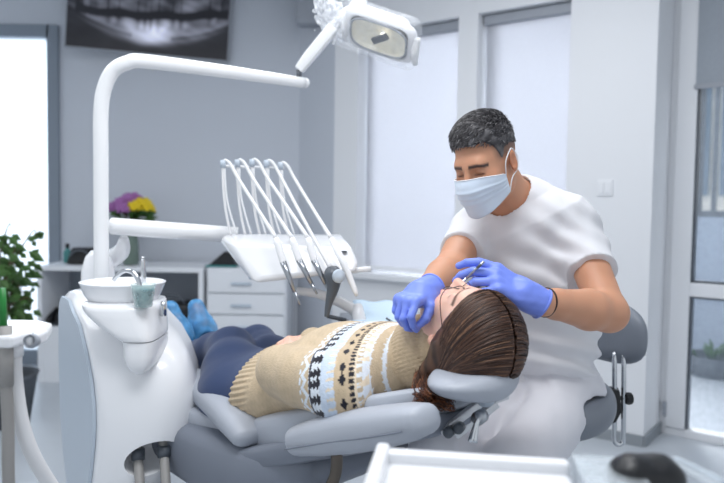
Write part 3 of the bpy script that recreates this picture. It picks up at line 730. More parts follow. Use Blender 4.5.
# bowl
bc = at(123, 284, 1.91); R_ = 0.113; zr = at(123, 281.5, 1.90).z; zb = at(122, 305.5, 1.84).z
bc.z = zb
h = zr-zb
mk('spittoon_bowl', lathe(bc, [(0.0, 0.0), (0.080, 0), (0.088, 0.003), (0.100, h*0.4), (0.112, h*0.93), (0.1135, h*0.98), (0.111, h), (0.106, h*0.97), (0.092, h*0.5), (0.06, h*0.22), (0.02, h*0.16), (0.0, h*0.16)], 56), M['unit'], un)
mk('bowl_seam', lathe(bc+Vector((0, 0, -0.004)), [(0.080, 0), (0.082, 0.002), (0.080, 0.004)], 48), M['unitgrey'], un)
# spouts
r0 = at(140.5, 305, 1.80)
sp = [at(140.8, 300, 1.80), at(140, 286, 1.80), at(136, 276, 1.805), at(131, 271.5, 1.81), at(124, 271, 1.82), at(117, 276, 1.83), at(114, 280, 1.835)]
mk('rinse_spout', tube(sp, [0.0065, 0.0065, 0.0065, 0.0062, 0.006, 0.0055, 0.0055], 14, 6), M['chrome'], un)
cf = at(143, 283, 1.93)
mk('cup_filler', tube([at(143.5, 292, 1.93), at(143.5, 270, 1.93), at(143.3, 260, 1.93), at(142.8, 258, 1.92)], [0.007, 0.007, 0.006, 0.004], 14, 4), M['chrome'], un)
mk('bowl_valve', lathe(at(163, 309, 1.86), [(0.0, -0.018), (0.009, -0.018), (0.009, 0.012), (0.005, 0.02), (0, 0.02)], 16), M['chrome'], un)
# pole
PY = 2.06
pb = at(101.5, 300, PY)
pts = [Vector((pb.x, PY, 0.86)), at(101.2, 240, PY), at(101, 160, PY), at(101, 112, PY), at(104.5, 88, PY), at(113, 71, PY), at(127, 63, PY), at(146, 61.5, PY+0.02), at(225, 71.5, PY+0.15), at(305, 83, PY+0.30)]
mk('lamp_pole', tube(pts, [0.0215]*8+[0.0205, 0.0175], 22, 8), M['steelarm'], un)
e_ = pts[-1]; dv = (pts[-1]-pts[-2]).normalized()
mk('pole_end_cap', lathe(e_, [(0.0176, -0.002), (0.0176, 0.004), (0.012, 0.012), (0, 0.013)], 22, dv), M['unit'], un)
mk('pole_socket', lathe(Vector((at(97, 290, PY+0.05).x, PY+0.06, at(98, 292, PY).z)), [(0.045, -0.15), (0.05, 0.0), (0.048, 0.06), (0.036, 0.10), (0.02, 0.118), (0, 0.12)], 32), M['unit'], un)
# ---- cup of rinse water
cu = at(143.5, 306.5, 1.785)
cp = thing('rinse_cup', 'clear plastic cup of teal rinse water on the spittoon ledge', 'cup', cu)
hc = at(143.5, 284.0, 1.785).z-cu.z
mk('cup_wall', lathe(cu, [(0.0, 0), (0.022, 0), (0.031, hc), (0.032, hc), (0.0302, hc*0.98), (0.0215, 0.002), (0, 0.002)], 36), M['cup'], cp)
mk('water', lathe(cu, [(0.0, 0.004), (0.0165, 0.004), (0.0215, hc*0.70), (0.0275, hc*0.74), (0.028, hc*0.80), (0.0, hc*0.80)], 32), M['water'], cp)
# ------------------------------------------------------------------ operating lamp on the pole
j0 = at(299, 78, PY+0.29); LY = 2.28
lp = thing('operating_lamp', 'dental operating lamp under clear film on the end of the pole', 'lamp', j0)
j1 = at(299, 70, PY+0.29)
mk('joint_pin', tube([j0, j1], 0.009, 14), M['dark'], lp)
arm = [j1, at(308, 58, LY+0.06), at(330, 30, LY+0.03), at(346, 14, LY+0.05), at(362, 4, LY+0.06), at(366, -8, LY+0.06)]
mk('lamp_arm', tube([j1, at(309, 57, LY+0.06), at(334, 27, LY+0.05)], [0.022, 0.026, 0.027], 4), M['steelarm'], lp, bevel=0.006)
# head: oriented box with rounded shape; face looks down towards the patient and the camera
fc = at(380, 36, LY); lx = (at(424, 52, LY-0.05)-at(337, 22, LY+0.03)).normalized()
ln = Vector((-0.06, -0.62, -0.78)); ln = (ln-lx*ln.dot(lx)).normalized(); ly = ln.cross(lx)          # ln = light direction
hf = U(0.03, rbox(fc-ln*0.028-lx*0.01, (0.20, 0.13, 0.070), 0.034, (lx, ly, ln)), rbox(fc-ln*0.004, (0.262, 0.150, 0.034), 0.016, (lx, ly, ln)))
cav = rbox(fc+ln*0.005, (0.196, 0.114, 0.06), 0.028, (lx, ly, ln))
def lamp_outline(P):
    q = P-vv(fc); x = np.abs(q@vv(lx)+0.004)/0.138; y = np.abs(q@vv(ly))/0.084
    return ((x**3.2+y**3.2+1e-9)**(1/3.2)-1)*0.084
hf = I(0.02, hf, lamp_outline)
hd = mk('lamp_housing', relax(mesh_sdf(D(0.006, hf, cav), fc-Vector((0.25, 0.25, 0.25)), fc+Vector((0.25, 0.25, 0.25)), 0.005), 2), M['unit'], lp)
M['reflector'] = mat('cream_reflector', (250, 247, 234), 0.25, metal=0.0, noise=0.02, coat=0.5)
M['bunched'] = thin('bunched_clear_film', (244, 247, 252), 0.42, 0.06, 1.0, 60)
rings = []
for k in range(7):
    t_ = k/6; rr = math.cos(t_*math.pi/2*0.94)
    rings.append([fc+ln*(0.013-0.036*math.sin(t_*math.pi/2))+lx*(0.096*rr*math.copysign(abs(math.cos(a))**0.6, math.cos(a)))+ly*(0.055*rr*math.copysign(abs(math.sin(a))**0.6, math.sin(a))) for a in [2*math.pi*i/40 for i in range(40)]])
mk('reflector', loft(rings, False), M['reflector'], hd, solid=0.001)
mk('lens_rim', tube([fc+ln*0.0145+lx*(0.098*math.copysign(abs(math.cos(a))**0.6, math.cos(a)))+ly*(0.057*math.copysign(abs(math.sin(a))**0.6, math.sin(a))) for a in [2*math.pi*i/48 for i in range(49)]], 0.0035, 8), M['cassette'], hd)
mk('bulb_shield', box(fc+ln*0.012+lx*0.006, (0.062, 0.022, 0.012), (lx*0.80+ly*0.60, lx*-0.60+ly*0.80, ln)), M['dark'], hd, smooth=False, bevel=0.003)
def bulb_glow():
    m, nt, b = new_mat('lit_bulb'); b.inputs['Emission Color'].default_value = (1, 0.95, 0.82, 1); b.inputs['Emission Strength'].default_value = 2.0; return m
mk('bulb', rc and lathe(fc-ln*0.012+lx*0.006, [(0.0, -0.006), (0.008, 0), (0.008, 0.012), (0, 0.016)], 14, ln), bulb_glow(), hd)
yk = at(362, 3, LY+0.07)
mk('yoke', tube([at(331, 31, LY+0.055), at(345, 15, LY+0.06), at(358, 10, LY+0.06), at(372, 18, LY+0.05)], [0.017, 0.02, 0.02, 0.018], 14, 6), M['unit'], lp)
mk('upper_bracket', tube([at(352, 12, LY+0.06), at(362, -3, LY+0.07), at(366, -14, LY+0.07)], [0.022, 0.022, 0.016], 14, 4), M['unit'], lp)
for s_ in (-1, 1):
    gp = fc+lx*(0.128 if s_ > 0 else -0.120)+ly*(-0.01)
    mk('grip', tube([gp-ly*0.05, gp+ln*0.012, gp+ly*0.05], [0.010, 0.014, 0.010], 12, 5), M['steelarm'], hd)
# crumpled clear film pulled over arm and head
fb = at(332, 18, LY+0.08)
film_f = rbox(fc-ln*0.008-lx*0.012, (0.285, 0.172, 0.088), 0.03, (lx, ly, ln))
V, F = mesh_sdf(lambda P: film_f(P)+0.002*vnoise(P, 70, 2)+0.001*vnoise(P, 140, 4), fc-Vector((0.3, 0.25, 0.25)), fc+Vector((0.25, 0.3, 0.28)), 0.008)
pf2 = mk('protective_film', (V, F), M['film'], lp)
bun = ell(fb, (0.050, 0.05, 0.082), ((0.85, 0, 0.5), (0, 1, 0), (-0.5, 0, 0.85)))
def rid(P, k, s_): return 1-2*np.abs(vnoise(P, k, s_))
V, F = mesh_sdf(lambda P: bun(P)+0.016*rid(P, 75, 2)+0.010*rid(P, 160, 4)-0.012, fb-Vector((0.15, 0.15, 0.18)), fb+Vector((0.15, 0.15, 0.18)), 0.005)
mk('film_bunch', (V, F), M['bunched'], pf2, smooth=False)
# ------------------------------------------------------------------ delivery arm and instrument console
AY = 2.12
dl = thing('instrument_console', 'white over-patient instrument console on a horizontal arm from the unit', 'console', at(170, 262, AY), 0)
a0 = at(112, 226, AY); a1 = at(238, 235, AY+0.06)
mk('support_arm', tube([a0-Vector((0.01, 0, 0)), a0, at(170, 230.5, AY+0.03), a1], [0.018, 0.026, 0.026, 0.025], 20), M['steelarm'], dl)
mk('elbow_link', tube([at(124, 238, AY+0.02), at(121, 252, AY+0.06), at(104, 263, AY+0.10), at(92, 275, AY+0.1)], [0.013, 0.026, 0.030, 0.032], 18, 5), M['unit'], dl)
# console shell: hull of front face, sloping left cheek, top
fy, by = 1.93, 2.12
hullp = [at(255, 283, fy), at(268, 279, fy-0.01), at(356, 272, fy), at(358, 262, fy+0.02), at(352, 248, fy+0.05), at(340, 237, by-0.02), at(250, 237, by-0.06), at(232, 243, fy+0.05),
         at(223, 234, by), at(340, 234, by+0.10), at(220, 241, by), at(250, 279, by), at(350, 268, by+0.12), at(236, 262, fy+0.06)]
bm = bmesh.new()
for p in hullp: bm.verts.new(p)
r_ = bmesh.ops.convex_hull(bm, input=bm.verts); bmesh.ops.delete(bm, geom=[g for g in r_['geom_interior'] if isinstance(g, bmesh.types.BMVert)], context='VERTS')
bmesh.ops.dissolve_limit(bm, angle_limit=math.radians(8), verts=bm.verts, edges=bm.edges)
bm.verts.index_update(); G = ([tuple(v.co) for v in bm.verts], [[v.index for v in f.verts] for f in bm.faces]); bm.free()
sh = mk('console_shell', G, M['unit'], dl, bevel=0.018, auto=60)
mk('display_slot', box(at(343, 251.5, fy+0.035), (0.022, 0.012, 0.004)), M['dark'], sh, smooth=False)
mk('side_screw', lathe(at(251, 276, fy+0.02), [(0.010, -0.006), (0.010, 0.002), (0.006, 0.004), (0, 0.004)], 16, (-0.6, -0.8, 0)), M['unitgrey'], sh)
mk('tray_handle', tube([at(345, 272, fy+0.05), at(358, 270, fy+0.05), at(371, 269, fy+0.05)], [0.009, 0.009, 0.0085], 14), M['unit'], dl)
piv = [(223, 164), (237.5, 163.5), (252, 163), (266.5, 164), (280.5, 166)]
for i, (px, py) in enumerate(piv):
    Yp = 2.12+0.02*i
    pv = at(px, py, Yp)
    wa = mk('whip_arm', tube([at(px+1.5, py+3, Yp), at(px+4, py+36, Yp), at(px+14, 235, Yp-0.01)], [0.0034, 0.0032, 0.0032], 8, 5), M['steelarm'], dl)
    mk('pulley', lathe(pv, [(0.0, -0.008), (0.012, -0.008), (0.0125, 0), (0.012, 0.008), (0, 0.008)], 18, (1, 0.15, 0)), M['unitgrey'], wa)
mk('whip_bar', tube([at(222, 166, 2.14), at(284, 168, 2.22)], 0.004, 8), M['steelarm'], dl)
# handpieces hanging at the front, each with its hose looped over a whip arm
def handpiece(i, top, mid, tip, label, kind):
    px, py = piv[i]; Yp = 2.12+0.02*i; Yt = 1.90
    t0, m0, e0 = at(*top, Yt+0.01), at(*mid, Yt-0.005), at(*tip, Yt-0.03)
    o = thing('dental_handpiece', label, 'handpiece', e0, 0, 'handpieces on the instrument console')
    mk('hose', tube([at(px+8, 236, Yp-0.02), at(px+2, 205, Yp-0.01), at(px, py+1, Yp), at(px+6, py-1.5, Yp-0.01), at(px+15, py+14, Yp-0.04), t0+(at(px+6, py, Yp)-t0)*0.35, t0], [0.004, 0.004, 0.0045, 0.005, 0.005, 0.005, 0.006], 10, 6), M['hose'], o)
    if kind == 'steel':
        mk('grip', tube([t0, t0+(m0-t0)*0.25, m0, m0+(e0-m0)*0.25], [0.008, 0.010, 0.0095, 0.0075], 14), M['unit'], o)
        mk('metal_sleeve', tube([m0+(e0-m0)*0.0, m0+(e0-m0)*0.3, m0+(e0-m0)*0.72], [0.0095, 0.0078, 0.0055], 14), M['steel'], o)
        mk('tip', tube([m0+(e0-m0)*0.70, m0+(e0-m0)*0.85, e0], [0.0062, 0.0035, 0.003], 12), M['steel'], o)
    elif kind == 'white':
        mk('grip', tube([t0, m0, e0+(m0-e0)*0.15, e0], [0.008, 0.0105, 0.0075, 0.005], 14), M['unit'], o)
    return o
handpiece(0, (276, 238), (283, 262), (300, 305), 'steel tipped handpiece hanging leftmost at the front of the console', 'steel')
handpiece(1, (292, 238), (299, 260), (317, 294), 'steel tipped handpiece second from the left on the console', 'steel')
handpiece(2, (308, 238), (314, 260), (331, 295), 'steel handpiece hanging just left of the grey curing lamp', 'steel')
handpiece(4, (331, 238), (345, 266), (357, 296), 'slim white air syringe hanging at the right end of the console', 'white')
cl = thing('curing_lamp', 'dark grey curing lamp with a round white disc hanging from the console', 'curing lamp', at(327, 317, 1.86))
pq = piv[3]
mk('hose', tube([at(pq[0]+8, 236, 2.16), at(pq[0]+2, 205, 2.17), at(pq[0], pq[1]+1, 2.18), at(pq[0]+6, pq[1]-1.5, 2.17), at(pq[0]+15, pq[1]+14, 2.14), at(312, 235, 1.95), at(331, 268, 1.88)], [0.004, 0.004, 0.0045, 0.005, 0.005, 0.005, 0.007], 10, 6), M['hose'], cl)
hc_ = at(333, 276, 1.87)
mk('body', tube([at(332, 269, 1.88), hc_, at(333, 288, 1.865), at(329, 303, 1.86), at(326.5, 317, 1.855)], [0.018, 0.026, 0.017, 0.010, 0.006], 18, 5), M['dark'], cl)
mk('disc', lathe(at(338, 276, 1.84), [(0.0, 0.0), (0.018, 0), (0.0185, 0.006), (0.015, 0.010), (0, 0.0115)], 26, (0.55, -0.83, 0.05)), M['unitgrey'], cl)
# ------------------------------------------------------------------ bracket tray behind the patient
TY = 2.02
bt_ = thing('bracket_tray', 'instrument tray under pale blue paper behind the patient, on a white arm', 'tray', at(372, 330, TY))
mk('tray_arm', tube([at(296, 291, TY+0.02), at(318, 294, TY+0.02), at(340, 302, TY+0.02), at(356, 311, TY+0.02)], [0.012, 0.014, 0.0155, 0.017], 14, 5), M['steelarm'], bt_)
mk('tray_post', tube([at(357, 306, TY+0.02), at(359, 318, TY), at(362, 336, TY)], [0.016, 0.020, 0.024], 16, 4), M['unit'], bt_)
pl0, pl1 = at(338, 318.5, TY+0.02), at(404, 330, TY-0.06)
tz = at(370, 326, TY).z
mk('tray_plate', prism([Vector((at(338, 330, TY).x, TY-0.10, tz)), Vector((at(418, 330, TY).x, TY-0.10, tz)), Vector((at(418, 330, TY).x, TY+0.17, tz)), Vector((at(338, 330, TY).x, TY+0.17, tz))], (0, 0, 0.012)), M['steel'], bt_, smooth=False, bevel=0.004)
x0, x1 = at(352, 330, TY).x, at(419, 330, TY).x
pg = thing('paper_napkin', 'pale blue paper napkin spread over the bracket tray', 'napkin', ((x0+x1)/2, TY, tz+0.012))
nV = []; nF = []
for j in range(13):
    for i in range(17):
        x = x0+(x1-x0)*i/16; y = TY-0.10+0.27*j/12; nV.append((x, y, tz+0.015+0.004*math.sin(i*0.9)*math.sin(j*0.7)+0.035*(j/12)**2))
for j in range(12):
    for i in range(16): nF.append([j*17+i, j*17+i+1, (j+1)*17+i+1, (j+1)*17+i])
mk('sheet', (nV, nF), M['paper'], pg, solid=0.001)
for k, (pa, pb2, lb_) in enumerate((((327, 316), (354, 322), 'dark steel probe lying left of the tray post'), ((371, 325), (404, 331), 'dark steel probe lying on the paper toward the blue glove'), ((386, 318), (402, 328), 'thin dark probe leaning across the pale blue napkin'))):
    q0 = at(*pa, TY-0.03); q1 = at(*pb2, TY-0.03)
    pr = thing('dental_probe', lb_, 'probe', q1)
    mk('handle', tube([q0+(q1-q0)*0.0, q0+(q1-q0)*0.7], 0.006 if k < 2 else 0.003, 10), M['dark'], pr)
    mk('point', tube([q0+(q1-q0)*0.7, q1], [0.004, 0.0015], 8), M['steel'], pr)
# ------------------------------------------------------------------ assistant's holder at the left edge, close to the camera
HY = 1.25
ah = thing('suction_holder', 'white holder arm for suction tubes at the left edge of the unit', 'holder', at(18, 330, HY))
pl = [(-30, 330), (-30, 318), (5, 317), (28, 320), (42, 332), (46, 346)]
top_ = [at(px, py, HY+(0.06 if py < 325 else 0)) for px, py in pl]
outline = [Vector((at(px, 335, HY).x, y, 0)) for px, y in ((-40, HY-0.05), (26, HY-0.05), (27, HY-0.02), (32, HY-0.005), (37, HY-0.02), (36, HY-0.05), (46, HY-0.05), (43, HY+0.02), (30, HY+0.09), (8, HY+0.12), (-40, HY+0.12))]
zh = at(20, 349, HY-0.05).z
mk('plate', prism([Vector((p.x, p.y, zh)) for p in outline], (0.0, 0, 0.022)), M['unit'], ah, smooth=False, bevel=0.006)
mk('arm', tube([Vector((at(-40, 335, HY).x, HY+0.05, zh+0.01)), Vector((at(-60, 335, HY).x-0.06, HY+0.3, zh-0.03)), Vector((at(-60, 335, HY).x-0.10, HY+0.32, zh-0.2)), Vector((at(-60, 335, HY).x-0.10, HY+0.33, 0.03))], 0.022, 14, 5), M['unit'], ah)
mk('foot', lathe(Vector((at(-60, 335, HY).x-0.10, HY+0.33, 0)), [(0, 0), (0.14, 0), (0.14, 0.015), (0.05, 0.035), (0, 0.035)], 28), M['unit'], ah)
mk('clip', lathe(at(32, 341, HY-0.045), [(0.010, -0.012), (0.013, 0), (0.010, 0.012), (0.007, 0.0), (0.010, -0.012)], 18, (0, -1, 0.25)), M['cassette'], ah)
t1 = thing('suction_tube', 'grey ribbed suction tube with a green tip at the far left edge', 'tube', at(8, 470, HY-0.04), 0, 'suction tubes hanging in the holder')
mk('handle', tube([at(4, 326, HY-0.03), at(5, 362, HY-0.035), at(6, 386, HY-0.035)], [0.013, 0.0145, 0.0125], 16), M['hosegrey'], t1)
mk('green_tip', tube([at(2, 288, HY-0.03), at(3, 328, HY-0.03)], [0.0062, 0.0075], 14), M['green'], t1)
mk('hose', tube([at(6, 384, HY-0.035), at(8, 420, HY-0.035), at(10, 500, HY-0.03), at(25, 560, HY+0.05)], 0.0105, 14, 6), M['hosegrey'], t1)
t2 = thing('suction_tube', 'thick white suction hose curving from the holder down to the floor', 'tube', at(40, 470, HY), 0, 'suction tubes hanging in the holder')
mk('hose', tube([at(14, 346, HY-0.0), at(15, 380, HY), at(22, 425, HY), at(38, 465, HY+0.02), at(70, 510, HY+0.08), at(120, 560, HY+0.2)], 0.0135, 18, 8), M['hose'], t2)
mk('coupling', tube([at(14, 340, HY), at(14, 356, HY)], 0.016, 18), M['unit'], t2)
# ------------------------------------------------------------------ dental chair
C0 = Vector((-0.25, 1.92, 0)); AX = Vector((0.72, -0.694, 0)).normalized(); BX = Vector((-AX.y, AX.x, 0))
def LP(s, t, z): return C0+AX*s+BX*t+Vector((0, 0, z))
CH = thing('dental_chair', 'grey upholstered dental chair reclined under the patient', 'dental chair', C0, math.atan2(AX.y, AX.x))
def slab(stations, n=28, e=0.35):
    """stations: (s, z_centre, half width, half thickness, slope dz/ds)"""
    rings = []
    for s, z, w_, h_, m in stations:
        nn = Vector((-m, 0, 1)).normalized(); ring = []
        for k in range(n):
            a = 2*math.pi*k/n; cx = math.copysign(abs(math.cos(a))**e, math.cos(a)); sx = math.copysign(abs(math.sin(a))**(e*1.5), math.sin(a))
            dish = 0.018*(cx*cx) if sx > 0 else 0.0
            hh = h_*sx+dish
            ring.append((s+nn.x*hh, cx*w_, z+nn.z*hh))
        rings.append(ring)
    return loft(rings)
def cl(name, g, m, parent=CH, **k): return mk(name, g, m, parent, world=False, **k)
cl('backrest', slab([(0.02, 0.545, 0.14, 0.02, 0.2), (0.04, 0.555, 0.155, 0.04, 0.3), (0.12, 0.58, 0.175, 0.045, 0.36), (0.3, 0.645, 0.21, 0.042, 0.36), (0.45, 0.70, 0.19, 0.038, 0.36), (0.57, 0.742, 0.165, 0.034, 0.34), (0.635, 0.765, 0.13, 0.028, 0.3), (0.66, 0.772, 0.10, 0.015, 0.3)]), M['leather'])
cl('backrest_shell', slab([(0.05, 0.495, 0.20, 0.02, 0.3), (0.12, 0.53, 0.23, 0.025, 0.36), (0.3, 0.594, 0.22, 0.025, 0.36), (0.5, 0.664, 0.18, 0.022, 0.36), (0.64, 0.715, 0.12, 0.018, 0.34), (0.665, 0.725, 0.09, 0.012, 0.3)]), M['leatherdark'])
cl('seat', slab([(-0.42, 0.578, 0.20, 0.015, 0), (-0.40, 0.578, 0.225, 0.035, 0), (-0.2, 0.572, 0.215, 0.04, 0), (0.0, 0.57, 0.18, 0.04, 0.1), (0.10, 0.575, 0.16, 0.035, 0.15), (0.13, 0.58, 0.14, 0.015, 0.15)]), M['leather'])
cl('seat_shell', slab([(-0.50, 0.54, 0.12, 0.015, 0), (-0.40, 0.52, 0.21, 0.045, 0), (-0.2, 0.50, 0.235, 0.075, 0), (0.0, 0.495, 0.24, 0.085, 0), (0.18, 0.51, 0.235, 0.075, 0.1), (0.30, 0.54, 0.215, 0.055, 0.15), (0.36, 0.555, 0.17, 0.02, 0.2)]), M['leatherdark'])
cl('leg_rest', slab([(-1.0, 0.595, 0.10, 0.012, -0.1), (-0.97, 0.592, 0.15, 0.028, -0.1), (-0.7, 0.58, 0.19, 0.032, -0.06), (-0.45, 0.578, 0.22, 0.035, 0), (-0.42, 0.578, 0.20, 0.02, 0)]), M['leather'])
cl('base_plate', loft([[(0.1+0.52*math.copysign(abs(math.cos(a))**0.6, math.cos(a))*k, 0.24*math.copysign(abs(math.sin(a))**0.6, math.sin(a))*k, z) for a in [2*math.pi*i/36 for i in range(36)]] for k, z in ((1.0, 0.0), (1.0, 0.03), (0.96, 0.055), (0.8, 0.07))]), M['unit'])
cl('lift_column', loft([[(x0+0.15*math.copysign(abs(math.cos(a))**0.5, math.cos(a))*k, 0.13*math.copysign(abs(math.sin(a))**0.5, math.sin(a))*k, z) for a in [2*math.pi*i/32 for i in range(32)]] for x0, k, z in ((0.05, 1.2, 0.06), (0.03, 1.0, 0.14), (-0.02, 1.0, 0.32), (-0.04, 1.1, 0.36))]), M['leatherdark'])
def pad(name, pts, rw, rh, side, m, k=0.02, sq=0.006):
    fs = [eseg(pts[i], pts[i+1], side, (rw[i], rh[i]), (rw[i+1], rh[i+1])) for i in range(len(pts)-1)]
    f = U(k, *fs); P = np.array([tuple(p) for p in pts]); 
    return mk(name, relax(mesh_sdf(f, P.min(0)-0.12, P.max(0)+0.12, 0.006), 3), m, CH)
near = [at(304, 439, 1.52), at(326, 435, 1.47), at(352, 431, 1.42), at(382, 427, 1.355), at(408, 422.5, 1.305), at(421, 420, 1.285)]
a_ = mk('armrest', limb_loft(near, [0.046, 0.054, 0.056, 0.055, 0.052, 0.046], [0.034, 0.041, 0.043, 0.041, 0.036, 0.030], BX), M['leather'], CH)
mk('piping', tube([p-BX*0.0535+Vector((0, 0, -0.010)) for p in near], 0.002, 8, 6), M['leatherdark'], a_)
side_ = [at(190, 379, 2.03), at(207, 389, 1.93), at(224, 402, 1.82), at(240, 420, 1.71), at(249, 435, 1.66)]
s__ = mk('armrest', limb_loft(side_, [0.045, 0.055, 0.058, 0.055, 0.045], [0.030, 0.035, 0.037, 0.035, 0.026], Vector((0.75, 0.6, 0.05))), M['leather'], CH)
far = [LP(0.18, 0.27, 0.66), LP(0.32, 0.27, 0.70), LP(0.45, 0.26, 0.74)]
pad('armrest', far, [0.05, 0.055, 0.048], [0.03, 0.036, 0.03], BX, M['leather'])
for b0, b1 in ((far[0], (0.15, 0.22, 0.50)),):
    mk('armrest_bracket', tube([b0+Vector((0.01, 0.03, -0.03)), (b0+LP(*b1))/2+Vector((0.0, 0.0, -0.02)), LP(*b1)], 0.014, 12, 5), M['brownmetal'], CH)
q0 = at(337, 452, 1.47); q1 = at(327, 495, 1.50)
mk('support_bar', tube([q0, (q0+q1)/2+Vector((0.008, 0, 0)), q1, q1+Vector((-0.02, 0.12, -0.1))], 0.013, 10, 4), M['brownmetal'], CH)
# headrest and its linkage
HC = at(474, 377.5, 1.405)
def hr_f(P):
    q = P-vv(HC); s = q@vv(AX); t = q@vv(BX); z = q[:, 2]
    zc = 0.5*t*t-0.006+0.9*s*s; th = 0.027-0.2*t*t+0.004*np.cos(t*30)
    d = np.abs(z-zc+0.004)-th; e = np.sqrt((t/0.118)**2+(s/0.080)**2)*0.080-0.080
    return -smin(-d, -e*1.0, 0.035)
hr = mk('headrest', relax(mesh_sdf(hr_f, HC-Vector((0.22, 0.22, 0.12)), HC+Vector((0.22, 0.22, 0.12)), 0.005), 3), M['leatherdark'], CH)
hr.data.materials[0] = M['leather']
k0, k1 = at(441, 433, 1.40), at(486, 398, 1.43)
mk('headrest_arm', tube([k0, k1], [0.010, 0.012], 4), M['satin'], CH, bevel=0.003)
mk('headrest_arm', tube([at(455, 436, 1.46), at(497, 403, 1.48)], [0.010, 0.012], 4), M['satin'], CH, bevel=0.003)
mk('headrest_pivot', tube([at(484, 386, 1.39), at(486, 402, 1.405)], 0.017, 16), M['unitgrey'], CH)
mk('headrest_bracket', box(at(497, 397, 1.44), (0.05, 0.03, 0.014), (BX, AX, (0, 0, 1))), M['satin'], CH, smooth=False, bevel=0.003)
lv_ = mk('lock_lever', tube([at(479, 418, 1.36), at(476, 426, 1.355), at(472.5, 442, 1.35)], [0.006, 0.006, 0.010], 12, 4), M['chrome'], CH)
mk('lever_hub', lathe(at(480, 417, 1.365), [(0, -0.012), (0.014, -0.012), (0.014, 0.012), (0, 0.012)], 18, (-0.5, -0.85, 0)), M['steel'], lv_)
for px, py in ((449, 432), (459, 428)): mk('hinge_screw', lathe(at(px, py, 1.385), [(0, -0.01), (0.011, -0.01), (0.011, 0.008), (0.006, 0.012), (0, 0.012)], 16, (-0.4, -0.9, 0)), M['dark'], CH)
cbl = [at(188, 440, 1.84), at(199, 449, 1.82), at(207, 465, 1.80), at(212, 490, 1.78), at(225, 560, 1.80)]
cbl[-1].z = 0.008
cb_ = thing('power_cable', 'thin dark grey cable hanging from the white unit toward the chair', 'cable', cbl[-1])
mk('cable', tube(cbl, 0.0045, 10, 6), M['dark'], cb_)
# ------------------------------------------------------------------ dentist's stool
SCN = Vector((0.515, 2.0, 0)); back = Vector((0.86, 0.50, 0)).normalized(); sideb = Vector((-back.y, back.x, 0))
st = thing('dentist_stool', 'grey dentist stool with chrome-tubed backrest under the seated man', 'stool', SCN)
tilt = 0.12
def seat_f(P):
    q = P-vv(SCN); x = q@vv(back); y = q@vv(sideb); z = q[:, 2]-0.600-tilt*x*0.5
    r = np.sqrt((x/0.215)**2+(y/0.21)**2)*0.21-0.21; zz_ = np.abs(z-0.012*((x/0.2)**2))-0.050; return -smin(-r, -zz_, 0.05)
mk('seat', relax(mesh_sdf(seat_f, SCN+Vector((-0.3, -0.3, 0.4)), SCN+Vector((0.3, 0.3, 0.75)), 0.007), 3), M['stoolgrey'], st)
mk('seat_pan', lathe(SCN+Vector((0, 0, 0.50)), [(0, 0), (0.11, 0), (0.13, 0.035), (0, 0.035)], 28), M['black'], st)
mk('gas_column', tube([SCN+Vector((0, 0, 0.09)), SCN+Vector((0, 0, 0.30)), SCN+Vector((0, 0, 0.3001)), SCN+Vector((0, 0, 0.51))], [0.026, 0.026, 0.018, 0.018], 20), M['chrome'], st)
for k in range(5):
    a = 2*math.pi*k/5+0.3; d = Vector((math.cos(a), math.sin(a), 0)); l_ = mk('leg', tube([SCN+Vector((0, 0, 0.10)), SCN+d*0.15+Vector((0, 0, 0.095)), SCN+d*0.26+Vector((0, 0, 0.068))], [0.022, 0.018, 0.014], 12, 4), M['chrome'], st)
    cc_ = SCN+d*0.26+Vector((0, 0, 0.027)); mk('caster', lathe(cc_-d.cross(Vector((0, 0, 1)))*0.016, [(0, 0), (0.022, 0), (0.027, 0.005), (0.027, 0.027), (0.022, 0.032), (0, 0.032)], 20, d.cross(Vector((0, 0, 1)))), M['black'], l_)
BC = at(599, 330, 2.13); bn = Vector((-0.75, -0.66, 0)).normalized(); bs = Vector((-bn.y, bn.x, 0))
if bs.x < 0: bs = -bs
def brf(P):
    q = P-vv(BC); x = q@vv(bs); y = q@vv(bn); z = q[:, 2]
    yc = 1.1*x*x-0.02; d = (np.abs(y-yc)-0.030)*0.8; e = np.sqrt((np.abs(x)/0.165)**2.6+(np.abs(z+0.05*x)/0.100)**2.6+1e-9)**(1/1.3)*0.09-0.09
    return -smin(-d, -e, 0.045)
mk('backrest', relax(mesh_sdf(brf, BC-Vector((0.3, 0.3, 0.2)), BC+Vector((0.3, 0.3, 0.2)), 0.006), 3), M['stoolgrey'], st)
ty = 2.06
up = [at(614.5, 352, ty), at(614.5, 420, ty), at(614, 437, ty), at(615.5, 443, ty), at(619, 444.5, ty), at(622, 442, ty), at(623.3, 434, ty), at(623.8, 350, ty)]
mk('back_post', tube(up, 0.0072, 12, 6), M['chrome'], st)
clp = mk('clamp', prism([at(609.5, 390, ty-0.02), at(620, 391, ty-0.02), at(622, 412, ty-0.02), at(616, 423, ty-0.02), at(610.5, 424, ty-0.02)], (0.012, 0.05, 0)), M['black'], st, smooth=False, bevel=0.004)
kn = at(628, 398.5, ty)
mk('knob', join(tube([at(620, 398, ty), kn], 0.007, 10), lathe(kn, [(0, -0.008)]+[(0.017, -0.008), (0.019, 0), (0.017, 0.010)]+[(0, 0.010)], 9, (1, 0.1, 0))), M['black'], clp, auto=30)
mk('post_bracket', tube([SCN+Vector((0, 0, 0.515)), SCN+back*0.16+Vector((0, 0, 0.515)), at(613, 405, ty)], [0.016, 0.014, 0.012], 10), M['black'], st)
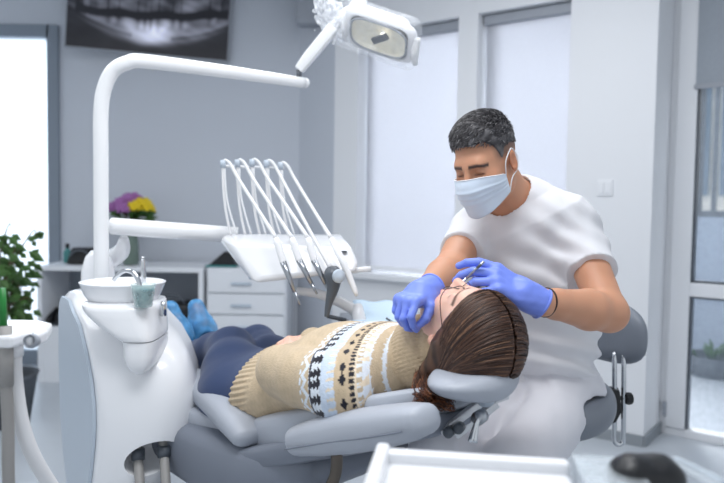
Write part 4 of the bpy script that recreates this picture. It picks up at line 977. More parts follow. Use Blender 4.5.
# ------------------------------------------------------------------ trolley in the foreground
tz = 0.85
ta, tb = at_z(377, 446, tz), at_z(570, 458, tz); tx = (tb-ta).normalized(); tn = Vector((tx.y, -tx.x, 0))
TW = (tb-ta).length
tro = thing('instrument_trolley', 'white instrument trolley top, blurred in the foreground', 'trolley', ta+tx*TW*0.7+tn*0.2-Vector((0, 0, tz)))
def tb_(x0, x1, y0, y1, z0, z1): return box(ta+tx*((x0+x1)/2)+tn*((y0+y1)/2)+Vector((0, 0, (z0+z1)/2-tz)), (x1-x0, y1-y0, z1-z0), (tx, tn, (0, 0, 1)))
mk('cabinet', tb_(0.02, TW+0.22, 0.03, 0.33, 0.08, tz-0.07), M['furn'], tro, smooth=False, bevel=0.01)
mk('tray_top', join(tb_(0, TW, 0.0, 0.35, tz-0.05, tz-0.014)), M['unit'], tro, smooth=False, bevel=0.01)
mk('rear_lip', tb_(0, TW*0.99, 0.0, 0.022, tz-0.02, tz), M['unit'], tro, smooth=False, bevel=0.005)
mk('end_lip', tb_(0, 0.018, 0.0, 0.35, tz-0.02, tz+0.006), M['unit'], tro, smooth=False, bevel=0.005)
mk('work_surface', tb_(TW, TW+0.26, 0.0, 0.35, tz-0.075, tz-0.05), M['furn'], tro, smooth=False, bevel=0.005)
for x in (0.05, TW+0.19):
    for y in (0.06, 0.30):
        p = ta+tx*x+tn*y; p.z = 0.0; mk('caster', join(lathe(p+Vector((0, 0, 0.03))-tx*0.012, [(0, 0), (0.03, 0), (0.03, 0.024), (0, 0.024)], 18, tx), boxmm(p+Vector((-0.012, -0.012, 0.03)), p+Vector((0.012, 0.012, 0.082)))), M['dark'], tro, smooth=False)
cb = thing('clear_box', 'clear plastic box between the white trolley top and the black pouch', 'box', ta+tx*(TW+0.035)+tn*0.1+Vector((0, 0, -0.05)))
mk('shell', join(tb_(TW+0.004, TW+0.075, 0.0, 0.26, tz-0.05, tz+0.000)), M['clear'], cb, smooth=False, bevel=0.005)
mk('lid', tb_(TW+0.002, TW+0.077, -0.002, 0.262, tz+0.001, tz+0.006), M['clear'], cb, smooth=False, bevel=0.002)
bp_ = at(645, 475, 0.84); bp_.z = tz-0.05
po = thing('black_pouch', 'rounded black pouch with a pale patch, blurred at the lower right', 'pouch', bp_)
pf_ = U(0.03, rbox(bp_+Vector((0, 0, 0.033)), (0.070, 0.06, 0.058), 0.018), ell(bp_+Vector((-0.02, -0.01, 0.046)), (0.02, 0.026, 0.022)), ell(bp_+Vector((0.02, 0.0, 0.042)), (0.02, 0.026, 0.022)))
mk('body', relax(mesh_sdf(lambda P: pf_(P)+0.002*vnoise(P, 90, 8), bp_-Vector((0.1, 0.1, 0.05)), bp_+Vector((0.1, 0.1, 0.12)), 0.004), 2), M['black'], po)
mk('patch', tube([bp_+Vector((-0.018, -0.038, 0.030)), bp_+Vector((0.014, -0.038, 0.028))], 0.006, 8), M['cassette'], po)
lidp = [at(664, 462, 0.88), at(676, 459, 0.90), at(728, 484, 0.80), at(716, 492, 0.77)]
cv = thing('clear_cover', 'tilted clear plastic cover at the lower right edge of the trolley', 'cover', sum(lidp, Vector())/4)
mk('sheet', prism(lidp, (0, 0, 0.006)), M['clear'], cv, smooth=False, bevel=0.002)
mk('rim', tube([lidp[1], lidp[2]], 0.004, 8), M['unitgrey'], cv)
# ------------------------------------------------------------------ people: shared builders
M['skin_man'] = attr_mat('skin_man', 0.5, bump=0.05, bscale=500, sss=0.12)
M['skin_woman'] = attr_mat('skin_woman', 0.45, bump=0.03, bscale=500, sss=0.15)
M['glove'] = mat('blue_nitrile', (120, 142, 232), 0.42, noise=0.05, nscale=40, bump=0.15, bscale=120)
M['shirt'] = mat('white_cotton', (221, 221, 225), 0.85, noise=0.008, nscale=20, bump=0.08, bscale=900)
M['trousers'] = mat('white_trousers', (216, 216, 222), 0.85, noise=0.01, nscale=20, bump=0.1, bscale=700)
M['mask'] = mat('white_mask', (214, 226, 240), 0.85, noise=0.01, bump=0.1, bscale=600)
M['elastic'] = mat('white_elastic', (240, 240, 242), 0.8, noise=0.01)
M['wool'] = attr_mat('knitted_wool', 0.95, bump=0.6, bscale=260, sheen=0.2, spec=0.1)
M['navy'] = mat('navy_leggings', (38, 58, 98), 0.75, noise=0.06, nscale=60, bump=0.15, bscale=600, sheen=0.2)
M['cover'] = thin('blue_shoe_cover', (84, 158, 214), 0.85, 0.35, 0.3, 30)
M['hair_woman'] = attr_mat('brown_hair', 0.42, spec=0.5)
M['hair_man'] = attr_mat('dark_grey_hair', 0.5, spec=0.4)
M['bracelet'] = mat('dark_cord', (40, 34, 34), 0.6, noise=0.1)
M['specs'] = mat('dark_spectacle_frame', (70, 52, 52), 0.35, noise=0.1)
def frame(F, Uv):
    F = Vector(F).normalized(); Uv = Vector(Uv); Uv = (Uv-F*Uv.dot(F)).normalized(); R = F.cross(Uv); return R, F, Uv
def head_local(sex):
    """head in local axes x = right, y = forward, z = up; origin between the ears at eye height"""
    j = 0.92 if sex == 'f' else 1.0
    fs = [ell((0, -0.012, 0.032), (0.0755, 0.096, 0.084))]
    face = ell((0, 0.026, -0.032), (0.060*j, 0.068, 0.085))
    jaw = U(0.02, rc((0.047*j, 0.002, -0.068), (0.018, 0.072, -0.103), 0.020, 0.017), rc((-0.047*j, 0.002, -0.068), (-0.018, 0.072, -0.103), 0.020, 0.017), sph((0, 0.076, -0.102), 0.018))
    brow = rc((-0.030, 0.077, 0.020), (0.030, 0.077, 0.020), 0.012, 0.012) if sex == 'm' else rc((-0.028, 0.076, 0.020), (0.028, 0.076, 0.020), 0.010, 0.010)
    cheeks = U(0.01, sph((0.040*j, 0.058, -0.028), 0.020), sph((-0.040*j, 0.058, -0.028), 0.020))
    d = U(0.03, fs[0], face, jaw, brow, cheeks)
    nose = U(0.008, rc((0, 0.088, 0.012), (0, 0.108, -0.026), 0.0075, 0.0105), sph((0.010, 0.098, -0.030), 0.0075), sph((-0.010, 0.098, -0.030), 0.0075))
    d = U(0.012, d, nose)
    sock = U(0, ell((0.031, 0.092, 0.002), (0.017, 0.014, 0.011)), ell((-0.031, 0.092, 0.002), (0.017, 0.014, 0.011)))
    d = D(0.012, d, sock)
    d = U(0.004, d, ell((0.031, 0.0755, 0.001), (0.0145, 0.0105, 0.0105)), ell((-0.031, 0.0755, 0.001), (0.0145, 0.0105, 0.0105)))
    d = U(0.006, d, rc((-0.017, 0.089, -0.060), (0.017, 0.089, -0.060), 0.0065, 0.0065), rc((-0.013, 0.088, -0.072), (0.013, 0.088, -0.072), 0.0075, 0.0075))
    d = D(0.003, d, rc((-0.020, 0.100, -0.066), (0.020, 0.100, -0.066), 0.0022, 0.0022))
    for sx in (1, -1):
        e = D(0.006, ell((sx*0.079, -0.012, -0.004), (0.010, 0.019, 0.032), ((1, -0.35*sx, 0), (0.35*sx, 1, 0), (0, 0, 1))), ell((sx*0.088, -0.006, 0.0), (0.007, 0.010, 0.017)), ell((sx*0.087, -0.004, -0.013), (0.006, 0.007, 0.008)))
        d = U(0.006, d, e)
    return d
def hand_prims(W, Dv, Nb, Tv, curls, spread=0.05, thumb=((0.03, 0.03, -0.006), (0.055, 0.050, -0.016), (0.085, 0.052, -0.030), (0.108, 0.045, -0.038)), grow=0.0, scale=1.0):
    """W wrist, Dv towards the fingers, Nb out of the back of the hand, Tv towards the thumb; curls per finger index..little"""
    Dv = Vector(Dv).normalized(); Nb = (Vector(Nb)-Dv*Vector(Nb).dot(Dv)).normalized(); T = Dv.cross(Nb)
    if T.dot(Vector(Tv)) < 0: T = -T
    s = scale; K = [0.031, 0.010, -0.011, -0.030]; KL = [0.090, 0.093, 0.088, 0.080]; rad = [0.0092, 0.0095, 0.0090, 0.0080]
    LEN = [(0.043, 0.026, 0.021), (0.047, 0.030, 0.022), (0.044, 0.028, 0.022), (0.034, 0.021, 0.019)]
    Wv = Vector(W); palm = []; fingers = []; tips = []
    for i in range(4):
        kn = Wv+Dv*KL[i]*s+T*K[i]*s
        palm.append(rc(Wv+T*K[i]*0.62*s+Dv*0.008*s-Nb*0.004*s, kn-Nb*0.003*s, 0.0155*s+grow, 0.0118*s+grow))
        th = 0.0; p = kn; pts = [kn-Dv*0.01*s-Nb*0.002]; sp = (1.5-i)*spread
        D0 = (Dv+T*sp).normalized()
        pts.append(kn)
        for j in range(3):
            th += curls[i][j]; p = p+(D0*math.cos(th)-Nb*math.sin(th))*LEN[i][j]*s; pts.append(p)
        r = rad[i]*s+grow
        fingers.append(chain(pts, [r*1.05, r*1.05, r, r*0.92, r*0.78])); tips.append(p)
    palm.append(rc(Wv-Dv*0.02, Wv+Dv*0.03*s, 0.025*s+grow, 0.024*s+grow) if False else eseg(Wv-Dv*0.03, Wv+Dv*0.03*s, T, (0.028*s+grow, 0.021*s+grow), (0.031*s+grow, 0.018*s+grow)))
    tp = [Wv+Dv*a*s+T*b*s+Nb*c*s for a, b, c in thumb]
    th_ = chain(tp, [0.0165*s+grow, 0.0125*s+grow, 0.0105*s+grow, 0.0085*s+grow], 0.004)
    f = U(0.012, U(0.016, *palm), th_)
    fg = U(0.0025, *fingers)
    return (lambda P: smin(f(P), fg(P), 0.006)), tips, tp
def transform_local(geo, c, R, F, Uv, s=1.0):
    V, Fc = geo; V = np.asarray(V); A = np.array([tuple(R), tuple(F), tuple(Uv)]); return (V*s)@A+np.array(tuple(c)), Fc
def skin_colors(V, c, R, F, Uv, base, lip, brow, sc=1.0):
    A = np.array([tuple(R), tuple(F), tuple(Uv)]); q = (V-np.array(tuple(c)))@A.T/sc
    col = np.tile(np.array(lin(base)), (len(V), 1)); n = vnoise(V.astype(f32), 70, 9)[:, None]; col *= 1+0.05*n
    warm = np.array(lin((base[0]-8, base[1]-32, base[2]-34)))
    def mix(w, cc):
        nonlocal col
        w = np.clip(w, 0, 1)[:, None]; col = col*(1-w)+np.array(cc)*w
    inh = (np.linalg.norm(q, axis=1) < 0.16)
    mix(inh*np.exp(-((np.abs(q[:, 0])-0.042)**2+(q[:, 1]-0.07)**2+(q[:, 2]+0.03)**2)/0.0006)*0.45, warm)
    mix(inh*np.exp(-((q[:, 0])**2+(q[:, 1]-0.112)**2+(q[:, 2]+0.028)**2)/0.0003)*0.4, warm)
    mix(inh*(np.abs(q[:, 0]) > 0.077)*0.4, warm)
    xx = np.abs(q[:, 0])
    mix(inh*(q[:, 1] > 0.07)*(xx < 0.024)*np.exp(-((q[:, 2]+0.066)/0.0095)**4), lin(lip))
    zb = 0.0215-0.35*(np.maximum(xx-0.034, 0))-0.05*(0.034-np.minimum(xx, 0.034))
    mix(inh*(q[:, 1] > 0.05)*(xx > 0.010)*(xx < 0.054)*np.exp(-((q[:, 2]-zb)/0.0050)**4), lin(brow))
    mix(inh*(q[:, 1] > 0.06)*np.exp(-((xx-0.031)/0.0145)**6)*np.exp(-((q[:, 2]+0.0045)/0.0021)**2), lin((40, 26, 24)))
    return col
def hair_strand(pts, r, seg=4): return tube(pts, r, seg, 0, True)
# ------------------------------------------------------------------ the dentist
HD = at(486.0, 163, 1.76); yaw, pit = math.radians(43), math.radians(23)
Fm = Vector((-math.sin(yaw)*math.cos(pit), -math.cos(yaw)*math.cos(pit), -math.sin(pit)))
Um = Vector((-math.sin(yaw)*math.sin(pit), -math.cos(yaw)*math.sin(pit), math.cos(pit)))
roll_ = math.radians(4)
Rm, Fm, Um = frame(Fm, Um+Fm.cross(Um)*math.sin(roll_))
SM = 0.90
def hl(x, y, z): return HD+(Rm*x+Fm*y+Um*z)*SM
Lm = Vector((0.86, -0.50, 0)).normalized()            # his left
pel = at(541, 376, 2.0); wai = at(537, 335, 1.96); che = at(531, 268, 1.90); upc = at(524, 222, 1.865); nkb = at(514, 200, 1.835)
shL, elL, wrL = at(576, 232, 1.82), at(609, 313, 1.615), at(537, 301, 1.485)
shR, elR, wrR = at(471, 230, 1.96), at(450, 271, 1.74), at(427, 291, 1.53)
TOR = [(pel, 0.150, 0.108), (wai, 0.146, 0.106), (che, 0.168, 0.116), (upc, 0.148, 0.092), (nkb+Vector((0.01, 0.03, -0.012)), 0.075, 0.066)]
def torso(grow):
    segs = [eseg(TOR[i][0], TOR[i+1][0], Lm, (TOR[i][1]+grow, TOR[i][2]+grow), (TOR[i+1][1]+grow, TOR[i+1][2]+grow)) for i in range(4)]
    return U(0.05, *segs)
nk0, nk1 = hl(0, -0.035, -0.055), nkb+Vector((0.012, 0.035, -0.03))
def lerp(a, b, t): return a+(b-a)*t
# hands (bodies and gloves share the pose)
kL = at(499, 279, 1.475)
hL = dict(W=wrL+(kL-wrL).normalized()*0.012, Dv=(kL-wrL), Nb=Vector((0.10, -0.62, 0.78)), Tv=Vector((0.0, 0.6, 0.7)), curls=[(0.35, 0.45, 0.35), (0.55, 0.55, 0.4), (0.7, 0.65, 0.4), (0.85, 0.7, 0.4)], spread=0.05,
          thumb=((0.028, 0.028, -0.008), (0.058, 0.036, -0.032), (0.090, 0.030, -0.046), (0.113, 0.022, -0.050)), scale=1.0)
kR = at(409, 297, 1.50)
hR = dict(W=wrR+(kR-wrR).normalized()*0.004, Dv=(at(404, 301, 1.46)-wrR), Nb=Vector((-0.45, -0.60, 0.66)), Tv=Vector((0.5, -0.3, 0.6)), curls=[(0.75, 1.15, 0.5), (0.95, 1.15, 0.6), (1.05, 1.2, 0.6), (1.15, 1.2, 0.6)], spread=0.06,
          thumb=((0.028, 0.028, -0.008), (0.050, 0.046, -0.022), (0.072, 0.044, -0.046), (0.088, 0.030, -0.062)), scale=0.86)
hfL, tipsL, thL = hand_prims(grow=-0.0022, **hL); hfR, tipsR, thR = hand_prims(grow=-0.0022, **hR)
hips = {}
for nme, sgn in (('l', 1), ('r', -1)):
    h0 = pel+Lm*0.078*sgn+Vector((0, 0, -0.045)); hips[nme] = h0
knL, knR = Vector((0.37, 1.62, 0.555)), Vector((0.205, 1.70, 0.555))
anL, anR = Vector((0.40, 1.60, 0.10)), Vector((0.20, 1.72, 0.10))
headm = local(head_local('m'), HD, (Rm, Fm, Um), SM)
body = U(0.02, headm, U(0.03, rc(nk0, nk1, 0.054, 0.062), torso(-0.012)),
         chain([nkb+Vector((0.02, 0.05, -0.02)), shL, lerp(shL, elL, 0.35), elL], [0.04, 0.050, 0.047, 0.041], 0.02), chain([nkb+Vector((0, 0.05, -0.02)), shR, elR], [0.04, 0.052, 0.041], 0.02))
arms = U(0.012, chain([elL, lerp(elL, wrL, 0.3), lerp(elL, wrL, 0.75), wrL], [0.042, 0.046, 0.033, 0.028], 0.01), hfL, chain([elR, lerp(elR, wrR, 0.3), wrR], [0.041, 0.043, 0.028], 0.01), hfR)
legs = U(0.03, chain([hips['l'], knL], [0.088, 0.056], 0.02), chain([hips['r'], knR], [0.088, 0.056], 0.02), chain([knL, lerp(knL, anL, 0.3), anL], [0.056, 0.055, 0.036]), chain([knR, lerp(knR, anR, 0.3), anR], [0.056, 0.055, 0.036]))
feet = U(0.01, rc(anL-Vector((0, -0.02, 0.055)), anL+Vector((-0.06, -0.15, -0.065)), 0.035, 0.03), rc(anR-Vector((0, -0.02, 0.055)), anR+Vector((-0.06, -0.15, -0.065)), 0.035, 0.03), rc(anL, anL-Vector((0, 0, 0.06)), 0.034, 0.034), rc(anR, anR-Vector((0, 0, 0.06)), 0.034, 0.034))
bodyf = D(0.005, U(0.02, body, arms, legs, feet), lambda P: seat_f(P)-0.006)
V, Fq = relax(mesh_sdf(bodyf, (-0.05, 1.25, 0.0), (0.95, 2.3, 1.48), 0.0032), 1)
cols = skin_colors(V, HD, Rm, Fm, Um, (200, 146, 116), (180, 100, 92), (66, 50, 45), SM)
# close-cropped sides: stubble tint above and in front of the ears
A = np.array([tuple(Rm), tuple(Fm), tuple(Um)]); q = (V-np.array(tuple(HD)))@A.T/SM
st_ = (np.linalg.norm(q, axis=1) < 0.17)*np.clip((q[:, 2]-0.006)/0.02, 0, 1)*np.clip((0.048-q[:, 1])/0.02, 0, 1)*(np.abs(q[:, 0]) < 0.079)
cols = cols*(1-0.72*st_[:, None])+np.array(lin((66, 60, 60)))*0.72*st_[:, None]
MAN = mk('person', (V, Fq), M['skin_man'], None, colors=cols, base=(pel.x, pel.y, 0))
tag(MAN, 'seated person in white t-shirt, trousers and face mask treating the patient', 'person')
# t-shirt
def folds(P, k=1.0):
    return k*(0.0045*vnoise(P, 26, 11)+0.0025*vnoise(P*np.array([1, 1, 2.2], dtype=f32), 38, 12))
slv = 0.52
def shirt_f(P):
    t = torso(0.006)(P)
    t = np.maximum(t, half(lerp(pel, wai, 0.12), pel-wai)(P))
    axL = (elL-shL).normalized(); eL = lerp(shL, elL, slv); axR = (elR-shR).normalized(); eR = lerp(shR, elR, 0.55)
    sl = U(0.02, rc(nkb+Vector((0.03, 0.045, -0.03)), shL, 0.050, 0.058), rc(shL, eL+axL*0.06, 0.061, 0.063))(P); sl = np.maximum(sl, half(eL, axL)(P))
    sr = U(0.02, rc(nkb+Vector((-0.01, 0.045, -0.03)), shR, 0.048, 0.054), rc(shR, eR+axR*0.06, 0.056, 0.057))(P); sr = np.maximum(sr, half(eR, axR)(P))
    d = smin(smin(t, sl, 0.045), sr, 0.045)
    # creases running from the armpit and across the bent waist
    arm = np.exp(-(((P-vv(lerp(shL, elL, 0.1)+Vector((-0.05, 0, -0.05))))**2).sum(1))/0.02)
    zz_ = (P[:, 2]-0.74); waist = np.exp(-(zz_/0.10)**2)
    d = d+0.006*arm*np.sin((P@vv((60, 20, 95)))+2*vnoise(P, 14, 3))+0.0075*waist*np.sin((P@vv((16, 10, 105)))+2.4*vnoise(P, 12, 5))+folds(P)
    return np.maximum(d, -rc(lerp(nk1, nk0, -0.3), lerp(nk1, nk0, 1.0), 0.070, 0.066)(P))
V, Fq = relax(mesh_sdf(shirt_f, (0.1, 1.5, 0.62), (0.95, 2.3, 1.3), 0.0036), 2)
ts = mk('t_shirt', (V, Fq), M['shirt'], MAN)
axL = (elL-shL).normalized(); eL = lerp(shL, elL, slv-0.06); n1 = axL.orthogonal().normalized(); n2 = axL.cross(n1)
cn = lerp(nk1, nk0, 0.20); an_ = (nk0-nk1).normalized(); n1 = Lm; n2 = an_.cross(n1).normalized(); n1 = n2.cross(an_)
# trousers
def trou_f(P):
    t = U(0.05, eseg(pel-Vector((0, 0, 0.03)), lerp(pel, wai, 0.30), Lm, (0.162, 0.122), (0.153, 0.114)), chain([hips['l'], knL], [0.092, 0.074]), chain([hips['r'], knR], [0.092, 0.074]), chain([knL, anL], [0.075, 0.06], 0.03), chain([knR, anR], [0.075, 0.06], 0.03))(P)
    t = np.maximum(t, -(P[:, 2]-0.10))
    cr = np.exp(-(((P-vv(hips['l']+Vector((0.02, -0.03, 0.03))))**2).sum(1))/0.03)
    t = np.maximum(t, -(seat_f(P)-0.002))
    return t+0.005*cr*np.sin(P@vv((80, -40, 70))+2*vnoise(P, 15, 6))+folds(P, 1.1)
V, Fq = relax(mesh_sdf(trou_f, (0.0, 1.4, 0.05), (0.95, 2.35, 0.9), 0.0042), 2)
tr = mk('trousers', (V, Fq), M['trousers'], MAN)
for kk, a0_ in (('l', anL), ('r', anR)):
    sh_ = U(0.015, rc(a0_+Vector((0.01, 0.03, -0.058)), a0_+Vector((-0.065, -0.16, -0.064)), 0.042, 0.036), sph(a0_+Vector((0, 0.01, -0.03)), 0.042))
    mk('shoe', relax(mesh_sdf(lambda P: np.maximum(sh_(P), -P[:, 2]+0.001), a0_-Vector((0.2, 0.3, 0.12)), a0_+Vector((0.15, 0.15, 0.08)), 0.006), 2), M['trousers'], MAN)
# gloves
for hp, wr, kk in ((hL, wrL, kL), (hR, wrR, kR)):
    f0, _, _ = hand_prims(**hp); ax = (Vector(hp['Dv'])).normalized(); c0 = Vector(hp['W'])
    cuff = rc(c0-ax*0.035, c0+ax*0.02, 0.0325, 0.031)
    def g_f(P, f0=f0, cuff=cuff, c0=c0, ax=ax):
        d = smin(f0(P)-0.0006, cuff(P), 0.012); d = d+0.0009*vnoise(P, 160, 5)
        return np.maximum(d, half(c0-ax*0.026, -ax)(P))
    V, Fq = relax(mesh_sdf(g_f, c0-Vector((0.17, 0.17, 0.17)), c0+Vector((0.17, 0.17, 0.17)), 0.0022), 1)
    g = mk('glove', (V, Fq), M['glove'], MAN)
    cr = c0-ax*0.025; a1 = ax.orthogonal().normalized(); a2 = ax.cross(a1)
    mk('rolled_cuff', tube([cr+(a1*math.cos(t)+a2*math.sin(t))*0.0325 for t in [2*math.pi*i/28 for i in range(29)]], 0.0028, 8), M['glove'], g)
bx = (elL-wrL).normalized(); bcn = lerp(wrL, elL, 0.11); a1 = bx.orthogonal().normalized(); a2 = bx.cross(a1)
mk('bracelet', tube([bcn+(a1*math.cos(t)+a2*math.sin(t))*0.0308 for t in [2*math.pi*i/32 for i in range(33)]], 0.0020, 8), M['bracelet'], MAN)
# mask: a pleated sheet wrapped over nose and chin
hm = head_local('m')
mf = lambda P: U(0.05, hm, rc((0, 0.086, 0.0), (0, 0.100, -0.045), 0.014, 0.016), rc((0, 0.095, -0.04), (0, 0.083, -0.100), 0.018, 0.016))(P)
nu, nv = 41, 27; Vm = []; 
for j in range(nv):
    v = j/(nv-1)
    for i in range(nu):
        u = -1+2*i/(nu-1); ang = u*math.radians(74)
        zt = -0.004-0.026*abs(u)**1.5; zb = -0.122+0.040*abs(u)**1.3; z = zt+(zb-zt)*v
        Vm.append((math.sin(ang), math.cos(ang), z))
Vm = np.array(Vm, dtype=f32); cen = np.stack([0*Vm[:, 0], 0*Vm[:, 0]-0.0, Vm[:, 2]], 1); dirv = np.stack([Vm[:, 0]*0.9, Vm[:, 1], 0*Vm[:, 0]], 1); dirv /= np.linalg.norm(dirv, axis=1)[:, None]
tt = np.full(len(Vm), 0.16, dtype=f32)
for _ in range(60): tt -= np.clip(mf(cen+dirv*tt[:, None])-0.004, -0.01, 0.02)*0.7
Pm = (cen+dirv*tt[:, None]).reshape(nv, nu, 3)
for _ in range(6):
    Q = Pm.copy(); Q[1:-1, 1:-1] = 0.5*Pm[1:-1, 1:-1]+0.125*(Pm[:-2, 1:-1]+Pm[2:, 1:-1]+Pm[1:-1, :-2]+Pm[1:-1, 2:]); Pm = Q
for k, v0 in enumerate((0.30, 0.45, 0.60)):
    for j in range(nv):
        v = j/(nv-1); Pm[j] += dirv.reshape(nv, nu, 3)[j]*0.0042*math.exp(-((v-v0)/0.035)**2)*(1-abs(np.linspace(-1, 1, nu))**6)[:, None]
Fmm = [[j*nu+i, j*nu+i+1, (j+1)*nu+i+1, (j+1)*nu+i] for j in range(nv-1) for i in range(nu-1)]
mk_ = mk('face_mask', transform_local((Pm.reshape(-1, 3), Fmm), HD, Rm, Fm, Um, SM), M['mask'], MAN, solid=0.0016)
for sx, col_ in ((-1, 0), (1, nu-1)):
    c_t, c_b = Pm[1, col_], Pm[-2, col_]; ear_t, ear_b = (sx*0.080, -0.020, 0.026), (sx*0.079, -0.026, -0.030)
    mk('ear_loop', transform_local(tube([c_t, (sx*0.077, 0.02, 0.004), (sx*0.082, -0.004, 0.027), ear_t, (sx*0.078, -0.036, 0.0), ear_b, (sx*0.078, 0.01, -0.045), c_b], 0.0016, 6, 6), HD, Rm, Fm, Um, SM), M['elastic'], mk_)
mk('top_edge', transform_local(tube([tuple(p+np.array((0, 0.0008, 0))) for p in Pm[0, 2:-2]], 0.0016, 6), HD, Rm, Fm, Um, SM), M['elastic'], mk_)
# short hair: cap plus fine strands
def hairm_f(P):
    d = ell((0, -0.012, 0.036), (0.0785, 0.099, 0.089))(P)-0.009*np.clip((P[:, 2]-0.04)/0.05, 0, 1)-0.008*np.exp(-((P[:, 1]-0.05)/0.03)**2)*np.clip((P[:, 2]-0.07)/0.03, 0, 1)
    d = d+0.0018*vnoise(P, 170, 3)
    hl_ = 0.068-0.55*np.clip(P[:, 1]-0.02, -1, 0.05)*0-0.004*np.cos(P[:, 0]*60)
    front = np.maximum(P[:, 1]-0.010, 0)
    lim = 0.046+0.40*np.minimum(front, 0.075)-0.225*np.clip(-0.02-P[:, 1], 0, 0.08)-0.035*np.exp(-((P[:, 1]-0.022)/0.010)**2)*(np.abs(P[:, 0]) > 0.05)+0.012*np.exp(-((np.abs(P[:, 0])-0.045)/0.012)**2)*(P[:, 1] > 0.02)
    return np.maximum(d, lim-P[:, 2])
V, Fq = relax(mesh_sdf(hairm_f, (-0.1, -0.13, -0.05), (0.1, 0.11, 0.15), 0.0026), 1)
def hcol(V, seed, base, lit, amt): 
    n = vnoise(V.astype(f32)*np.array([1, 0.4, 1], dtype=f32), 240, seed); w_ = np.clip(0.5+amt*n, 0, 1)[:, None]; return np.array(lin(base))*(1-w_)+np.array(lin(lit))*w_
hm_ = mk('hair', transform_local((V, Fq), HD, Rm, Fm, Um, SM), M['hair_man'], MAN, colors=hcol(V, 4, (52, 51, 55), (104, 102, 104), 1.4))
rs = np.random.RandomState(3); SV = []; SF = []; Sc = []; n0 = 0
while len(Sc) < 2600*12:
    d = rs.normal(size=3); d /= np.linalg.norm(d); p = np.array((0, -0.012, 0.036))+d*np.array((0.0785, 0.099, 0.089))
    lim = 0.046+0.40*min(max(p[1]-0.010, 0), 0.075)-0.225*min(max(-0.02-p[1], 0), 0.08)
    if p[2] < lim: continue
    topw = min(max((p[2]-0.05)/0.05, 0), 1); p = p+d*0.006*topw; ln = 0.006+0.016*topw
    n_ = d/np.array((0.0785, 0.099, 0.089)); n_ /= np.linalg.norm(n_)
    flow = np.array((0.35+0.3*rs.randn(), 0.75, -0.1+0.3*rs.randn())) if topw > 0.2 else np.array((0, 0.1, -1.0))
    flow = flow-n_*(flow@n_); flow /= np.linalg.norm(flow); lift = 0.5*topw+0.15
    p1 = p+(flow*0.5+n_*lift)*ln*0.6+n_*0.004*topw; p2 = p1+(flow+n_*lift*0.3)*ln*0.6
    v, f_ = tube([p, p1, p2], [0.0011, 0.0010, 0.0003], 4, 0, False)
    SV += v; SF += [[a+n0 for a in q_] for q_ in f_]; n0 += len(v)
    g_ = rs.rand(); c_ = (56, 54, 57) if g_ < 0.5 else ((84, 82, 85) if g_ < 0.84 else (136, 134, 136)); Sc += [lin(c_)]*len(v)
mk('strands', transform_local((np.array(SV), SF), HD, Rm, Fm, Um, SM), M['hair_man'], hm_, colors=np.array(Sc))
# the probe in his left hand
tA = at(484, 261.5, 1.475)
tB = tipsL[0]+Vector((-0.01, 0.01, -0.02)); mth = at(451, 293, 1.50)
pb_ = thing('dental_mirror', 'slim steel dental instrument held upright in the blue glove', 'dental instrument', mth)
mk('handle', tube([tA, lerp(tA, mth, 0.55)], 0.0027, 12), M['steel'], pb_)
mk('neck', tube([lerp(tA, mth, 0.53), lerp(tA, mth, 0.9), mth], [0.0028, 0.0016, 0.0012], 10), M['chrome'], pb_)
mk('grip_band', tube([lerp(tA, mth, 0.08), lerp(tA, mth, 0.2)], 0.0031, 12), M['dark'], pb_)
# ------------------------------------------------------------------ the patient
HP = LP(0.660, 0.0, 0.902)
UH = Vector((0.555, -0.83, 0))
Rp, Fp, Up = frame(Vector((0, 0, 0.985))-UH*0.13+BX*0.04, UH*0.985+Vector((0, 0, 0.13)))
def hp_(x, y, z): return HP+Rp*x+Fp*y+Up*z
NB = LP(0.515, 0, 0.825)
PT = [(LP(0.02, -0.015, 0.672), 0.172, 0.103), (LP(0.14, -0.01, 0.70), 0.155, 0.095), (LP(0.30, 0, 0.755), 0.165, 0.105), (LP(0.42, 0, 0.785), 0.160, 0.090), (NB, 0.075, 0.06)]
sN, eN, wN = LP(0.43, -0.165, 0.79), at(342, 392, 1.47), at(281, 370, 1.63)
sF, eF, wF = LP(0.43, 0.165, 0.79), LP(0.20, 0.215, 0.735), at(318, 343, 1.83)
hN, hF = LP(-0.03, -0.09, 0.645), LP(-0.03, 0.09, 0.645)
kN, kF = at(231, 350, 2.10), at(258, 343, 2.32)
aN, aF = at(184, 356, 2.36), at(208, 352, 2.47)
toeN, toeF = at(171, 312, 2.40), at(197, 310, 2.50)
fd = at(294, 344, 1.78)
hPf, _, _ = hand_prims(W=wF+(fd-wF).normalized()*0.01, Dv=fd-wF, Nb=Vector((-0.1, -0.5, 0.85)), Tv=Vector((0.3, -0.8, 0.2)), curls=[(0.5, 0.7, 0.5)]*4, spread=0.03, scale=0.84)
wB = lerp(eN, wN, 0.8); gd = wB+BX*0.06+Vector((0, 0, -0.035))
hPn, _, _ = hand_prims(W=wB+(gd-wB).normalized()*0.01, Dv=gd-wB, Nb=Vector((-0.2, -0.4, 0.8)), Tv=Vector((0.5, 0.8, 0.2)), curls=[(0.4, 0.5, 0.3)]*4, spread=0.03, scale=0.85)
headp = local(head_local('f'), HP, (Rp, Fp, Up))
torP = lambda g: U(0.05, *[eseg(PT[i][0], PT[i+1][0], BX, (PT[i][1]+g, PT[i][2]+g), (PT[i+1][1]+g, PT[i+1][2]+g)) for i in range(4)])
